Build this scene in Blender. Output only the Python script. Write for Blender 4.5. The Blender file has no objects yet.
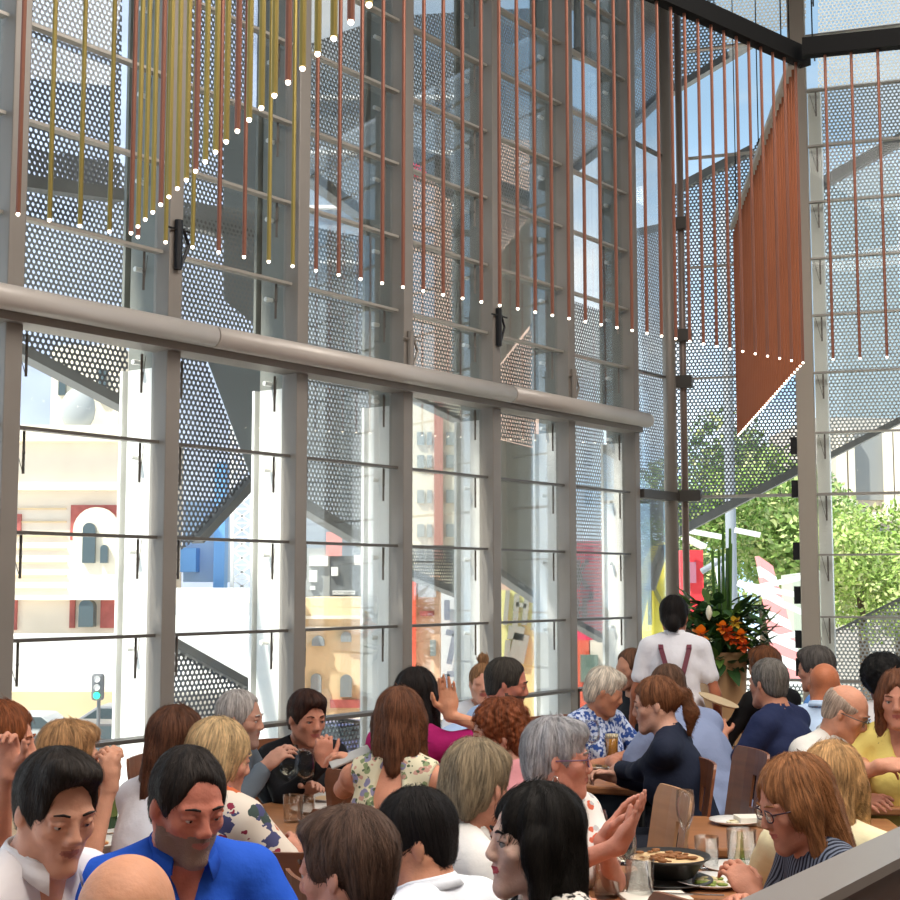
import bpy, bmesh, math, random
import numpy as np
from mathutils import Vector, Matrix
random.seed(7)
S = bpy.context.scene
COL = S.collection
PI = math.pi
R = math.radians

# ---------------------------------------------------------------- camera
EYE = 1.68
FPX = 1385.0
PITCH = math.atan(135.0/FPX)
cam_d = bpy.data.cameras.new('camera'); cam = bpy.data.objects.new('camera', cam_d); COL.objects.link(cam)
cam.location = (0, 0, EYE); cam.rotation_euler = (PI/2+PITCH, 0, 0)
cam_d.sensor_width = 36; cam_d.lens = FPX/900*36; cam_d.clip_end = 500
S.camera = cam

# ---------------------------------------------------------------- world, sun, room lights, exposure
S.view_settings.view_transform = 'Standard'; S.view_settings.look = 'None'
S.cycles.transparent_max_bounces = 32
S.view_settings.gamma = 1; S.view_settings.exposure = 0.0; S.view_settings.use_curve_mapping = False
w = bpy.data.worlds.new('sky'); S.world = w; w.use_nodes = True
nt = w.node_tree; nt.nodes.clear()
def _n(nt, t, **k):
    n = nt.nodes.new(t)
    for a, b in k.items(): setattr(n, a, b)
    return n
wo = _n(nt, 'ShaderNodeOutputWorld'); bg = _n(nt, 'ShaderNodeBackground')
tc = _n(nt, 'ShaderNodeTexCoord'); mp = _n(nt, 'ShaderNodeMapping'); mp.inputs['Scale'].default_value = (1, 1, 2.2)
ns = _n(nt, 'ShaderNodeTexNoise'); ns.inputs['Scale'].default_value = 3.2; ns.inputs['Detail'].default_value = 6
cr = _n(nt, 'ShaderNodeValToRGB')
cr.color_ramp.elements[0].position = .42; cr.color_ramp.elements[0].color = (.40, .60, .84, 1)
cr.color_ramp.elements[1].position = .62; cr.color_ramp.elements[1].color = (.93, .95, .97, 1)
nt.links.new(tc.outputs['Generated'], mp.inputs['Vector']); nt.links.new(mp.outputs[0], ns.inputs['Vector'])
nt.links.new(ns.outputs['Fac'], cr.inputs['Fac']); nt.links.new(cr.outputs[0], bg.inputs['Color'])
# the sky is brightest at the horizon and evens out overhead
sx = _n(nt, 'ShaderNodeSeparateXYZ'); nt.links.new(tc.outputs['Generated'], sx.inputs[0])
mr = _n(nt, 'ShaderNodeMapRange'); mr.inputs['From Min'].default_value = 0; mr.inputs['From Max'].default_value = .33; mr.inputs['To Min'].default_value = 2.9; mr.inputs['To Max'].default_value = 1.15
nt.links.new(sx.outputs['Z'], mr.inputs['Value']); nt.links.new(mr.outputs[0], bg.inputs['Strength'])
nt.links.new(bg.outputs[0], wo.inputs[0])

sun_d = bpy.data.lights.new('sun', 'SUN'); sun_d.energy = 8.5; sun_d.angle = R(1.5); sun_d.color = (1, .95, .86)
sun = bpy.data.objects.new('sun', sun_d); COL.objects.link(sun)
sv = Vector((-.839, -.545, 1.40)).normalized()
sun.rotation_euler = sv.to_track_quat('Z', 'Y').to_euler(); sun.location = (-20, -20, 40)

def area(name, loc, size, power, color=(1, .93, .86), rot=(0, 0, 0)):
    d = bpy.data.lights.new(name, 'AREA'); d.shape = 'RECTANGLE'; d.size, d.size_y = size; d.energy = power; d.color = color
    o = bpy.data.objects.new(name, d); COL.objects.link(o); o.location = loc; o.rotation_euler = rot
    return o
area('ceiling_light_panel', (1.5, 1.5, 6.6), (5, 3), 500, rot=(R(-8), 0, 0))
area('ceiling_light_panel', (3.0, 5.5, 6.6), (4, 3), 330)

# ---------------------------------------------------------------- geometry of the place
F2 = FPX
def ray(px, py):
    u = (px-450)/F2; v = (450-py)/F2
    return Vector((u, math.cos(PITCH)-v*math.sin(PITCH), math.sin(PITCH)+v*math.cos(PITCH)))
def P(px, py, Y):
    r = ray(px, py); return Vector((r.x/r.y*Y, Y, EYE+r.z/r.y*Y))
TA = .7546; AL = math.atan(TA)
L0 = Vector((-2.042, 6.3, 0)); dL = Vector((math.sin(AL), math.cos(AL), 0)); nL = Vector((-math.cos(AL), math.sin(AL), 0))
BAY = .7667/math.cos(AL); KC = 6.75
C0 = L0 + dL*BAY*KC
BE = math.atan(.335); dB = Vector((math.cos(BE), -math.sin(BE), 0)); nB = Vector((math.sin(BE), math.cos(BE), 0))
def LW(k, z, o=0): return L0 + dL*BAY*k + nL*o + Vector((0, 0, z))
def BW(s, z, o=0): return C0 + dB*s + nB*o + Vector((0, 0, z))
def PL(px, py, o):        # pixel ray onto the plane o outside the left glass
    r = ray(px, py); c = Vector((0, 0, EYE)); q = L0+nL*o
    return c + r*((q-c).dot(nL)/r.dot(nL))
def PB(px, py, o):
    r = ray(px, py); c = Vector((0, 0, EYE)); q = C0+nB*o
    return c + r*((q-c).dot(nB)/r.dot(nB))
ROWS = [.05, .49, .925, 1.427, 1.92, 2.404, 2.90, 3.39, 3.86, 4.33, 4.80, 5.27, 5.74, 6.21, 6.68]
ZTOP = 7.0

# ---------------------------------------------------------------- colours and materials
def lin(h):
    if isinstance(h, tuple): return h[:3]
    h = h.lstrip('#'); c = [int(h[i:i+2], 16)/255 for i in (0, 2, 4)]
    return tuple(x/12.92 if x <= .04045 else ((x+.055)/1.055)**2.4 for x in c)
MATS = {}
def mat(name, col, rough=.6, metal=0, bump=0, bscale=40, var=0, vscale=8, emit=0, spec=.5, stretch=(1, 1, 1), sub=0):
    if name in MATS: return MATS[name]
    m = bpy.data.materials.new(name); MATS[name] = m; m.use_nodes = True
    t = m.node_tree; b = t.nodes['Principled BSDF']; c = lin(col)
    b.inputs['Base Color'].default_value = (*c, 1); b.inputs['Roughness'].default_value = rough; b.inputs['Metallic'].default_value = metal
    b.inputs['Specular IOR Level'].default_value = spec
    if sub: b.inputs['Subsurface Weight'].default_value = sub; b.inputs['Subsurface Radius'].default_value = (.02, .008, .004); b.inputs['Subsurface Scale'].default_value = .6
    m.diffuse_color = (*c, 1)
    if emit: b.inputs['Emission Color'].default_value = (*c, 1); b.inputs['Emission Strength'].default_value = emit
    if bump or var:
        co = _n(t, 'ShaderNodeTexCoord'); mp = _n(t, 'ShaderNodeMapping'); mp.inputs['Scale'].default_value = stretch
        t.links.new(co.outputs['Object'], mp.inputs['Vector'])
    if var:
        n = _n(t, 'ShaderNodeTexNoise'); n.inputs['Scale'].default_value = vscale; n.inputs['Detail'].default_value = 4
        t.links.new(mp.outputs[0], n.inputs['Vector'])
        r = _n(t, 'ShaderNodeValToRGB'); e = r.color_ramp.elements
        e[0].position = .3; e[0].color = (*[x*(1-var) for x in c], 1); e[1].position = .7; e[1].color = (*[min(1, x*(1+var)) for x in c], 1)
        t.links.new(n.outputs['Fac'], r.inputs['Fac']); t.links.new(r.outputs[0], b.inputs['Base Color'])
    if bump:
        n = _n(t, 'ShaderNodeTexNoise'); n.inputs['Scale'].default_value = bscale; n.inputs['Detail'].default_value = 3
        t.links.new(mp.outputs[0], n.inputs['Vector'])
        bp = _n(t, 'ShaderNodeBump'); bp.inputs['Strength'].default_value = bump; bp.inputs['Distance'].default_value = .02
        t.links.new(n.outputs['Fac'], bp.inputs['Height']); t.links.new(bp.outputs[0], b.inputs['Normal'])
    return m
def glass_mat(name, tint=(.95, .965, .955), refl=.45, rough=.02):
    if name in MATS: return MATS[name]
    m = bpy.data.materials.new(name); MATS[name] = m; m.use_nodes = True
    t = m.node_tree; t.nodes.clear()
    o = _n(t, 'ShaderNodeOutputMaterial'); mx = _n(t, 'ShaderNodeMixShader'); tr = _n(t, 'ShaderNodeBsdfTransparent'); gl = _n(t, 'ShaderNodeBsdfGlossy')
    tr.inputs[0].default_value = (*tint, 1); gl.inputs['Roughness'].default_value = rough
    fr = _n(t, 'ShaderNodeLayerWeight'); fr.inputs['Blend'].default_value = .25
    ml = _n(t, 'ShaderNodeMath', operation='MULTIPLY'); ml.inputs[1].default_value = refl
    t.links.new(fr.outputs['Fresnel'], ml.inputs[0]); t.links.new(ml.outputs[0], mx.inputs[0])
    t.links.new(tr.outputs[0], mx.inputs[1]); t.links.new(gl.outputs[0], mx.inputs[2]); t.links.new(mx.outputs[0], o.inputs[0])
    return m
def perf_mat(name, col, pitch=.042, rad=.34):
    """sheet metal with staggered round holes cut through, in the panel's own x-z coordinates"""
    if name in MATS: return MATS[name]
    m = bpy.data.materials.new(name); MATS[name] = m; m.use_nodes = True
    t = m.node_tree; b = t.nodes['Principled BSDF']; out = t.nodes['Material Output']
    b.inputs['Base Color'].default_value = (*lin(col), 1); b.inputs['Roughness'].default_value = .5; b.inputs['Metallic'].default_value = .3
    co = _n(t, 'ShaderNodeTexCoord'); sp = _n(t, 'ShaderNodeSeparateXYZ'); t.links.new(co.outputs['Object'], sp.inputs[0])
    def M(op, a, bb=None, c=None):
        n = _n(t, 'ShaderNodeMath', operation=op)
        for i, x in enumerate((a, bb, c)):
            if x is None: continue
            if hasattr(x, 'default_value'): t.links.new(x, n.inputs[i])
            else: n.inputs[i].default_value = x
        return n.outputs[0]
    x = M('DIVIDE', sp.outputs['X'], pitch); z = M('DIVIDE', sp.outputs['Z'], pitch*.866*1.0)
    row = M('FLOOR', z); par = M('MULTIPLY', M('MODULO', M('ADD', row, 1000), 2.0), .5)
    fx = M('SUBTRACT', M('FRACT', M('ADD', M('ADD', x, 500), par)), .5); fz = M('MULTIPLY', M('SUBTRACT', M('FRACT', z), .5), .866)
    d = M('SQRT', M('ADD', M('MULTIPLY', fx, fx), M('MULTIPLY', fz, fz)))
    hole = M('LESS_THAN', d, rad)
    tr = _n(t, 'ShaderNodeBsdfTransparent'); mx = _n(t, 'ShaderNodeMixShader')
    t.links.new(hole, mx.inputs[0]); t.links.new(b.outputs[0], mx.inputs[1]); t.links.new(tr.outputs[0], mx.inputs[2]); t.links.new(mx.outputs[0], out.inputs[0])
    return m

# ---------------------------------------------------------------- mesh helpers
def new_mesh(name, V, Fs, smooth=False):
    me = bpy.data.meshes.new(name); me.from_pydata([tuple(v) for v in V], [], Fs)
    if smooth: me.polygons.foreach_set('use_smooth', [True]*len(me.polygons))
    me.update(); return me
def link(name, me, m=None, parent=None, loc=None, rz=None):
    o = bpy.data.objects.new(name, me); COL.objects.link(o)
    if m is not None:
        for x in (m if isinstance(m, (list, tuple)) else [m]): me.materials.append(x)
    if parent: o.parent = parent
    if loc is not None: o.location = loc
    if rz is not None: o.rotation_euler = (0, 0, rz)
    return o
def empty(name, loc=(0, 0, 0), rz=0):
    o = bpy.data.objects.new(name, None); COL.objects.link(o); o.location = loc; o.rotation_euler = (0, 0, rz); o.empty_display_size = .1
    return o
def tag(o, label=None, cat=None, group=None, kind=None):
    if label: o['label'] = label
    if cat: o['category'] = cat
    if group: o['group'] = group
    if kind: o['kind'] = kind
    return o
def struct(o, label=None): return tag(o, label, 'building', None, 'structure') if label else tag(o, kind='structure')
class MB:
    def __init__(s): s.V = []; s.F = []; s.M = []
    def add(s, V, Fs, mi=0):
        b = len(s.V); s.V += [Vector(v) for v in V]; s.F += [[i+b for i in f] for f in Fs]; s.M += [mi]*len(Fs)
    def box(s, c, size, rot=None, mi=0):
        hx, hy, hz = [x/2 for x in size]; c = Vector(c)
        V = [Vector((x, y, z)) for z in (-hz, hz) for y in (-hy, hy) for x in (-hx, hx)]
        if rot is not None: V = [rot @ v for v in V]
        s.add([c+v for v in V], [(0, 2, 3, 1), (4, 5, 7, 6), (0, 1, 5, 4), (2, 6, 7, 3), (0, 4, 6, 2), (1, 3, 7, 5)], mi)
    def beam(s, a, b, wd, hd, side=None, mi=0):
        a = Vector(a); b = Vector(b); d = (b-a).normalized()
        if side is None: side = Vector((0, 0, 1)) if abs(d.z) < .9 else Vector((1, 0, 0))
        u = d.cross(side).normalized(); v = u.cross(d).normalized()
        V = [p+u*sx*wd/2+v*sy*hd/2 for p in (a, b) for sx, sy in ((-1, -1), (1, -1), (1, 1), (-1, 1))]
        s.add(V, [(3, 2, 1, 0), (4, 5, 6, 7), (0, 1, 5, 4), (1, 2, 6, 5), (2, 3, 7, 6), (3, 0, 4, 7)], mi)
    def tube(s, pts, r, n=10, mi=0, cap=True):
        pts = [Vector(p) for p in pts]; rs = r if isinstance(r, (list, tuple)) else [r]*len(pts); V = []; up = None
        for i, p in enumerate(pts):
            d = (pts[min(i+1, len(pts)-1)]-pts[max(i-1, 0)]).normalized()
            if up is None: up = Vector((0, 0, 1)) if abs(d.z) < .9 else Vector((1, 0, 0))
            u = d.cross(up).normalized(); v = u.cross(d).normalized(); up = v
            for k in range(n):
                a = 2*PI*k/n; V.append(p+(u*math.cos(a)+v*math.sin(a))*rs[i])
        Fs = [(i*n+k, i*n+(k+1) % n, (i+1)*n+(k+1) % n, (i+1)*n+k) for i in range(len(pts)-1) for k in range(n)]
        if cap: Fs += [tuple(range(n))[::-1], tuple((len(pts)-1)*n+k for k in range(n))]
        s.add(V, Fs, mi)
    def lathe(s, prof, n=24, c=(0, 0, 0), mi=0):
        c = Vector(c); V = []
        for r, z in prof:
            for k in range(n):
                a = 2*PI*k/n; V.append(c+Vector((r*math.cos(a), r*math.sin(a), z)))
        s.add(V, [(i*n+k, i*n+(k+1) % n, (i+1)*n+(k+1) % n, (i+1)*n+k) for i in range(len(prof)-1) for k in range(n)], mi)
    def prism(s, poly, d, mi=0):
        """planar polygon (3-D points) given thickness along the vector d"""
        n = len(poly); V = [Vector(p) for p in poly]+[Vector(p)+Vector(d) for p in poly]
        s.add(V, [tuple(range(n)), tuple(range(n, 2*n))[::-1]]+[(i, i+n, (i+1) % n+n, (i+1) % n) for i in range(n)], mi)
    def ball(s, c, r, n=12, m=8, mi=0, sc=(1, 1, 1)):
        c = Vector(c); V = []
        for i in range(m+1):
            t = PI*i/m
            for k in range(n):
                a = 2*PI*k/n; V.append(c+Vector((r*math.sin(t)*math.cos(a)*sc[0], r*math.sin(t)*math.sin(a)*sc[1], r*math.cos(t)*sc[2])))
        s.add(V, [(i*n+k, (i+1)*n+k, (i+1)*n+(k+1) % n, i*n+(k+1) % n) for i in range(m) for k in range(n)], mi)
    def build(s, name, m, parent=None, smooth=False, loc=None, rz=None, bevel=0, xf=None):
        V = s.V if xf is None else [xf @ v for v in s.V]
        me = new_mesh(name, V, s.F, smooth); me.polygons.foreach_set('material_index', s.M)
        o = link(name, me, m, parent, loc, rz)
        if bevel:
            bm = o.modifiers.new('b', 'BEVEL'); bm.width = bevel; bm.segments = 2; bm.limit_method = 'ANGLE'
        return o
def copy_tree(o, parent=None):
    c = o.copy(); COL.objects.link(c)
    if parent: c.parent = parent
    for ch in list(o.children): copy_tree(ch, c)
    return c
def frame_at(origin, dx, up=Vector((0, 0, 1))):
    """matrix whose local x runs along dx and local z is up"""
    y = up.cross(dx).normalized()
    return Matrix(((dx.x, y.x, up.x, origin.x), (dx.y, y.y, up.y, origin.y), (dx.z, y.z, up.z, origin.z), (0, 0, 0, 1)))
# ================================================================ room shell
M_mull = mat('taupe_steel', '#968f87', .45, .2, var=.06, vscale=3)
M_tran = mat('transom_steel', '#6f6a64', .4, .4)
M_tube = mat('pale_steel_tube', '#d0c8c0', .4, .1, var=.05, vscale=2)
M_fin = mat('white_painted_steel', '#f2f2ee', .5)
M_post = mat('grey_steel', '#6d7073', .5, .2)
M_clamp = mat('dark_clamp', '#2b2b2d', .4, .5)
M_glass = glass_mat('window_glass')
M_floor = mat('dark_floor', '#5a4a3e', .5, var=.2, vscale=3, stretch=(8, 1, 1))
M_ceil = mat('grey_ceiling', '#6a6866', .8)
mb = MB(); fp = [LW(-6, 0), LW(KC, 0), BW(6.5, 0), Vector((8.2, -3.2, 0)), Vector((-7.6, -3.2, 0))]
mb.prism([p-Vector((0, 0, .2)) for p in fp], (0, 0, .2)); struct(mb.build('floor', M_floor))
mb = MB(); mb.prism([p+Vector((0, 0, ZTOP)) for p in fp], (0, 0, .25)); struct(mb.build('ceiling', M_ceil))
mb = MB(); mb.prism([LW(-6, ZTOP), LW(KC+.6, ZTOP), LW(KC+1.6, ZTOP, 1.15), LW(-6, ZTOP, 1.15)], (0, 0, .25)); struct(mb.build('added_shade_eave', M_ceil))  # unseen eave, added to keep the sun off the upper fins
mb = MB(); mb.box((.3, -3.3, 3.5), (16, .2, 7)); struct(mb.build('wall_rear', mat('warm_wall', '#8d8073', .8)))
mb = MB(); e = BW(6.5, 0); mb.beam((8.2, -3.2, 3.5), (e.x, e.y, 3.5), .2, 7); struct(mb.build('wall_right', MATS['warm_wall']))

def transom(mb, A, B, z, h=.016, d=.05, n=None):
    mb.beam(A+Vector((0, 0, z)), B+Vector((0, 0, z)), d, h)
def bracket_mb(base, dx, n, s):
    """glass strut: a slim steel needle with a clamp, hung on the post side"""
    mb = MB(); b = base
    mb.beam(b+Vector((0, 0, -.01)), b+Vector((0, 0, -.21)), .006, .012)
    mb.beam(b+Vector((0, 0, -.21)), b-dx*s*.05+Vector((0, 0, -.01))+n*.03, .003, .003)
    mb.ball(b+Vector((0, 0, -.11)), .009, 6, 4)
    return mb
n_tr = 0
HBARS = [z for z in ROWS]
for k in range(-4, 7):
    a, b_ = k, min(k+1, KC)
    root = empty('window_%d' % (k+5)); struct(root)
    A, B = LW(a+.06, 0), LW(b_-.06 if k < 6 else KC-.1, 0)
    mb = MB()
    for z in HBARS:
        if k == 6 and z not in (2.404, .925, 3.39, 5.27): continue
        if abs(z-2.90) < .01 or (k < 6 and z > 3): continue
        transom(mb, A, B, z)
    mb.build('transom_bars', M_tran, root)
    if k < 6:
        mb = MB()
        for z in HBARS:
            if z > 3: transom(mb, A, B, z)
        mb.build('upper_transom_bars', mat('pale_upper_transom', '#aca69c', .4, .2), root)
    mb = MB(); mb.prism([LW(a+.04, .02, .03), LW(b_-.04, .02, .03), LW(b_-.04, ZTOP-.02, .03), LW(a+.04, ZTOP-.02, .03)], nL*.008)
    mb.build('glass', M_glass, root)
    if -1 <= k <= 5:
        for z in ROWS[3:]:
            if abs(z-2.9) < .01: zz = 2.86
            else: zz = z
            for s, kk in ((1, a+.13), (-1, b_-.15)):
                if s == 1 and zz > 3: continue
                bracket_mb(LW(kk, zz, .02), dL, nL, s).build('bracket', M_tran, root)
# mullions of the left glass wall
for k in range(-4, 7):
    mb = MB(); p = LW(k, 0)
    wd = .092 if k < 6 else .08
    rot = Matrix.Rotation(math.atan2(dL.y, dL.x), 3, 'Z')
    mb.box(p+Vector((0, 0, ZTOP/2)), (wd, .12, ZTOP), rot); n_tr += 1
    struct(mb.build('trim_%d' % n_tr, M_mull, bevel=.006))
# paired clamps on upper mullions -> dark arms
for k, z in ((1, 3.42), (4, 3.42), (3, 3.12), (6-1, 3.12)):
    mb = MB(); q = LW(k, z, -.075)
    mb.tube([q+Vector((0, 0, .14)), q+Vector((0, 0, -.12))], .022, 8)
    mb.tube([q+Vector((0, 0, .1))+dL*.03, q+dL*.07+Vector((0, 0, .02)), q+dL*.02+Vector((0, 0, -.1))], .009, 6)
    mb.tube([q+dL*.1+Vector((0, 0, .09)), q-dL*.08+Vector((0, 0, .09))], .006, 6)
    o = mb.build('wall_clamp', M_clamp if z > 3.2 else M_mull, smooth=False)
    tag(o, 'dark' if z > 3.2 else 'pale', 'clamp')
    o['label'] = {(1, 3.42): 'dark motor clamp on second mullion above the steel tube', (4, 3.42): 'dark motor clamp on middle mullion above the steel tube',
                  (3, 3.12): 'pale steel bracket seated on tube at fourth mullion', (5, 3.12): 'pale steel bracket seated on tube near its right end'}[(k, z)]
# handrail across the left glass
root = empty('window_rail', LW(0, 0)); tag(root, 'grey steel handrail running along the left glass wall', 'rail')
for k in range(-4, 6):
    mb = MB(); mb.beam(LW(k+.05, .925, -.07)-L0, LW(k+.95, .925, -.07)-L0, .04, .02); mb.build('rail_bar', M_tran, root)
    mb = MB(); mb.beam(LW(k+.06, .925, -.05)-L0, LW(k+.06, .05, -.05)-L0, .012, .03); mb.build('rail_support', M_tran, root)
# the big round tube and the ledge behind it
root = empty('round_tube', LW(0, 0)); tag(root, 'long pale steel tube running across the left glass wall', 'pipe')
for a, b_ in ((-4, -1.5), (-1.5, 1.18), (1.18, 4.02), (4.02, 5.98)):
    mb = MB(); mb.tube([LW(a+.005, 2.965, -.16)-L0, LW(b_-.005, 2.965, -.16)-L0], .058, 20); mb.build('tube_section', M_tube, root, smooth=False)
    for pol in root.children[-1].data.polygons: pol.use_smooth = len(pol.vertices) == 4
mb = MB(); mb.ball(LW(5.98, 2.965, -.16)-L0, .058, 16, 8); mb.build('end_cap', M_tube, root, True)
mb = MB(); mb.beam(LW(-4, 2.90, -.03), LW(6.0, 2.90, -.03), .17, .05); n_tr += 1; struct(mb.build('trim_%d' % n_tr, M_mull))

# corner post and narrow bay
mb = MB(); mb.tube([LW(KC-.12, 0, -.03), LW(KC-.12, ZTOP, -.03)], .055, 16); n_tr += 1; struct(mb.build('trim_%d' % n_tr, M_mull, smooth=True))
mb = MB(); mb.tube([BW(.09, 0, -.02), BW(.09, ZTOP, -.02)], .03, 12); n_tr += 1
struct(mb.build('trim_%d' % n_tr, mat('pinkish_steel', '#8f7f76', .4, .2), smooth=True))
mb = MB(); mb.beam(LW(6.05, 2.40, -.04), LW(KC, 2.40, -.04), .1, .07)
mb.box(BW(.11, 2.41, -.05), (.24, .1, .09), Matrix.Rotation(-BE, 3, 'Z'))
n_tr += 1; struct(mb.build('trim_%d' % n_tr, mat('dark_corner_steel', '#57534e', .5, .3)))  # corner bars in one even dark grey steel
for z in (3.36, 3.75, 4.7):
    mb = MB(); mb.box(BW(.07, z, -.05), (.2, .09, .1), Matrix.Rotation(-BE, 3, 'Z')); n_tr += 1; struct(mb.build('trim_%d' % n_tr, MATS['dark_corner_steel']))
# back wall
BCOLS = [0.0, 1.075, 2.15, 3.3, 4.5, 5.6, 6.5]
for i in range(len(BCOLS)-1):
    s0, s1 = BCOLS[i], BCOLS[i+1]
    root = empty('window_%d' % (i+13)); struct(root)
    mb = MB(); Z = [.05, .925, 2.404, 3.39, 4.33, 5.27, 6.21] if i == 0 else ROWS
    for z in Z: transom(mb, BW(s0+(.14 if i == 0 else .05), 0), BW(s1-.05, 0), z, .022 if z in (.925, 2.404) else .014)
    mb.build('transom_bars', mat('pale_transom', '#a9a69f', .4, .3), root)
    mb = MB(); mb.prism([BW(s0+.03, .02, .03), BW(s1-.03, .02, .03), BW(s1-.03, ZTOP-.02, .03), BW(s0+.03, ZTOP-.02, .03)], nB*.008)
    mb.build('glass', M_glass, root)
    if i == 1:
        for z in ROWS[3:]: bracket_mb(BW(s0+.14, z, .02), dB, nB, 1).build('bracket', M_tran, root)
    if i == 0:
        for z in (.98, 1.2, 1.55, 1.9, 2.4, 2.75):
            mb = MB(); mb.box(BW(s1-.1, z+.05, -.02), (.05, .05, .14), Matrix.Rotation(-BE, 3, 'Z')); mb.build('window_hinge', M_clamp, root)
for i, s in enumerate(BCOLS[1:-1]):
    mb = MB(); mb.box(BW(s, ZTOP/2, -.02), (.14 if i == 0 else .1, .14, ZTOP), Matrix.Rotation(-BE, 3, 'Z')); n_tr += 1
    struct(mb.build('trim_%d' % n_tr, mat('pale_column', '#b3a99b', .5), bevel=.01))
# exterior white fins
rotL = Matrix.Rotation(math.atan2(dL.y, dL.x), 3, 'Z')
for k in range(-3, 7):
    mb = MB(); dp = .27-.012*max(0, k); mb.box(LW(k, -.6, .05+dp/2-.02), (.045, dp-.04, 6.8), rotL)
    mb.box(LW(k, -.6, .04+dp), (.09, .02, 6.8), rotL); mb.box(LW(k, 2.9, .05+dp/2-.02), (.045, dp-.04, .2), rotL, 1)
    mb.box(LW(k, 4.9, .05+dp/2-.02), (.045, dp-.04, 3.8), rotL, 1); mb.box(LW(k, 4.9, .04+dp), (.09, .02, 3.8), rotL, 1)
    for z in ROWS[3:]:
        mb.tube([LW(k-.035, z-.07, .16), LW(k-.09, z-.07, .16)], .014, 8)
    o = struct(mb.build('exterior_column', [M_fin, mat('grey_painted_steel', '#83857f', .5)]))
for s in BCOLS[1:-1]:
    mb = MB(); mb.box(BW(s+.12, 1.0, .2), (.1, .2, 9.6), Matrix.Rotation(-BE, 3, 'Z')); struct(mb.build('exterior_column', M_fin))
mb = MB(); mb.beam(PL(590, 0, .5).xy.to_3d()+Vector((.25, .1, -4)), PL(590, 0, .5).xy.to_3d()+Vector((.25, .1, 9)), .1, .12); 

# ---------------------------------------------------------------- perforated outer skin
M_perf = mat('edge_steel', '#77797a', .5, .2)
pf = {'d': perf_mat('perforated_dark', '#74777d', .034, .33), 'm': perf_mat('perforated_mid', '#95989a', .034, .32), 'l': perf_mat('perforated_light', '#bcbfc1', .034, .33),
      'f': perf_mat('perforated_fine', '#6f7374', .026, .32), 'g': mat('grey_sheet', '#a8a8a2', .6), 'p': mat('pale_sheet', '#d3d0c8', .6),
      's': mat('smooth_panel', '#8b959c', .4, .2), 'n': mat('dark_grey_sheet', '#5f6264', .6)}  # solid sheets, each in one even colour
def panel(label, pts, o, kind, side='L', edges=(), ew=.07, deep=.10, group='perforated metal panels of the outer skin'):
    f = PL if side == 'L' else PB; dx = dL if side == 'L' else dB; n = nL if side == 'L' else nB
    W = [f(x, y, o) for x, y in pts]; org = W[0].copy(); rt = frame_at(org, dx); inv = rt.inverted()
    root = empty('perforated_panel' if kind in 'dmlf' else 'cladding_panel'); root.matrix_world = rt
    tag(root, label, 'panel', group)
    mb = MB(); mb.prism([inv @ p for p in W], (0, .004, 0)); mb.build('sheet', pf[kind], root)
    for i in edges:
        a, b_ = inv @ W[i], inv @ W[(i+1) % len(W)]
        d = (b_-a).normalized(); sd = Vector((0, 1, 0))
        mb = MB(); mb.beam(a, b_, ew, deep, sd); mb.build('edge_beam', M_perf, root)
    return root
panel('dark blue-backed perforated panel at top left', [(24, -160), (124, -160), (120, 196), (20, 182)], .8, 'd', edges=(2,))
panel('pale perforated panel left, just above the steel tube', [(-90, 130), (165, 170), (165, 320), (-90, 300)], 1.0, 'm', edges=())
panel('perforated panel behind dense brass rods in second bay', [(140, -160), (250, -160), (250, 235), (140, 215)], .95, 'm', edges=(2,))
panel('dim perforated panel above tube in second bay', [(168, 200), (300, 215), (300, 355), (168, 330)], .8, 'm')
panel('light perforated strip in third bay beside rods', [(306, 45), (362, 25), (362, 215), (306, 175)], .8, 'l', edges=(2,))
panel('perforated panel above tube in third bay', [(306, 225), (378, 240), (378, 370), (306, 355)], .8, 'm')
panel('large perforated panel behind copper rods in fourth bay', [(408, 15), (530, 8), (530, 235), (497, 255), (408, 150)], .8, 'l', edges=())
panel('teal grey perforated panel in fourth bay above tube', [(408, 152), (531, 200), (531, 212), (497, 256), (497, 400), (408, 385)], .9, 'm', edges=(0,))
panel('flat grey smooth panel at upper sixth bay', [(574, -160), (636, -160), (636, 75), (574, 52)], .6, 's', edges=(2,))
panel('perforated wedge under grey panel in sixth bay', [(560, 100), (600, 118), (600, 148), (560, 178)], .8, 'l', edges=(2,))
panel('dark perforated panel in the narrow corner bay', [(628, -160), (662, -160), (662, 95), (628, 128)], .7, 'd', edges=(2,))
panel('perforated panel in sixth bay above tube', [(571, 300), (630, 320), (630, 420), (571, 405)], .8, 'm')
panel('tall dark panel in narrow corner bay over bar', [(622, 235), (672, 225), (672, 520), (622, 520)], .8, 'd', edges=(0,))
panel('dark louvre-like panel low in narrow corner bay', [(636, 495), (664, 495), (664, 545), (650, 590), (636, 655)], .5, 'f', edges=(2,), ew=.02)
panel('perforated triangle below tube in first bay', [(8, 315), (128, 330), (128, 408), (8, 345)], .6, 'd', edges=(2,), ew=.055)
panel('blue-backed perforated blade in second bay below tube', [(166, 330), (200, 345), (252, 480), (196, 540), (166, 560)], .6, 'd', edges=(2,), ew=.05)
panel('smooth grey panel beside perforated blade in second bay', [(198, 335), (272, 350), (272, 520), (252, 480)], .66, 's')
panel('perforated panel below tube in third bay', [(296, 365), (374, 380), (374, 548), (296, 502)], .6, 'm', edges=(2,), ew=.07)
panel('fine perforated triangle below tube in fourth bay', [(404, 382), (490, 398), (490, 436), (404, 394)], .6, 'f', edges=(2,), ew=.03)
panel('olive tinted perforated triangle low in fourth bay', [(404, 545), (462, 545), (462, 595), (404, 572)], .6, 'f', edges=(2,), ew=.05)
panel('perforated triangle below tube in fifth bay', [(490, 400), (536, 408), (536, 448), (490, 436)], .6, 'm')
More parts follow.
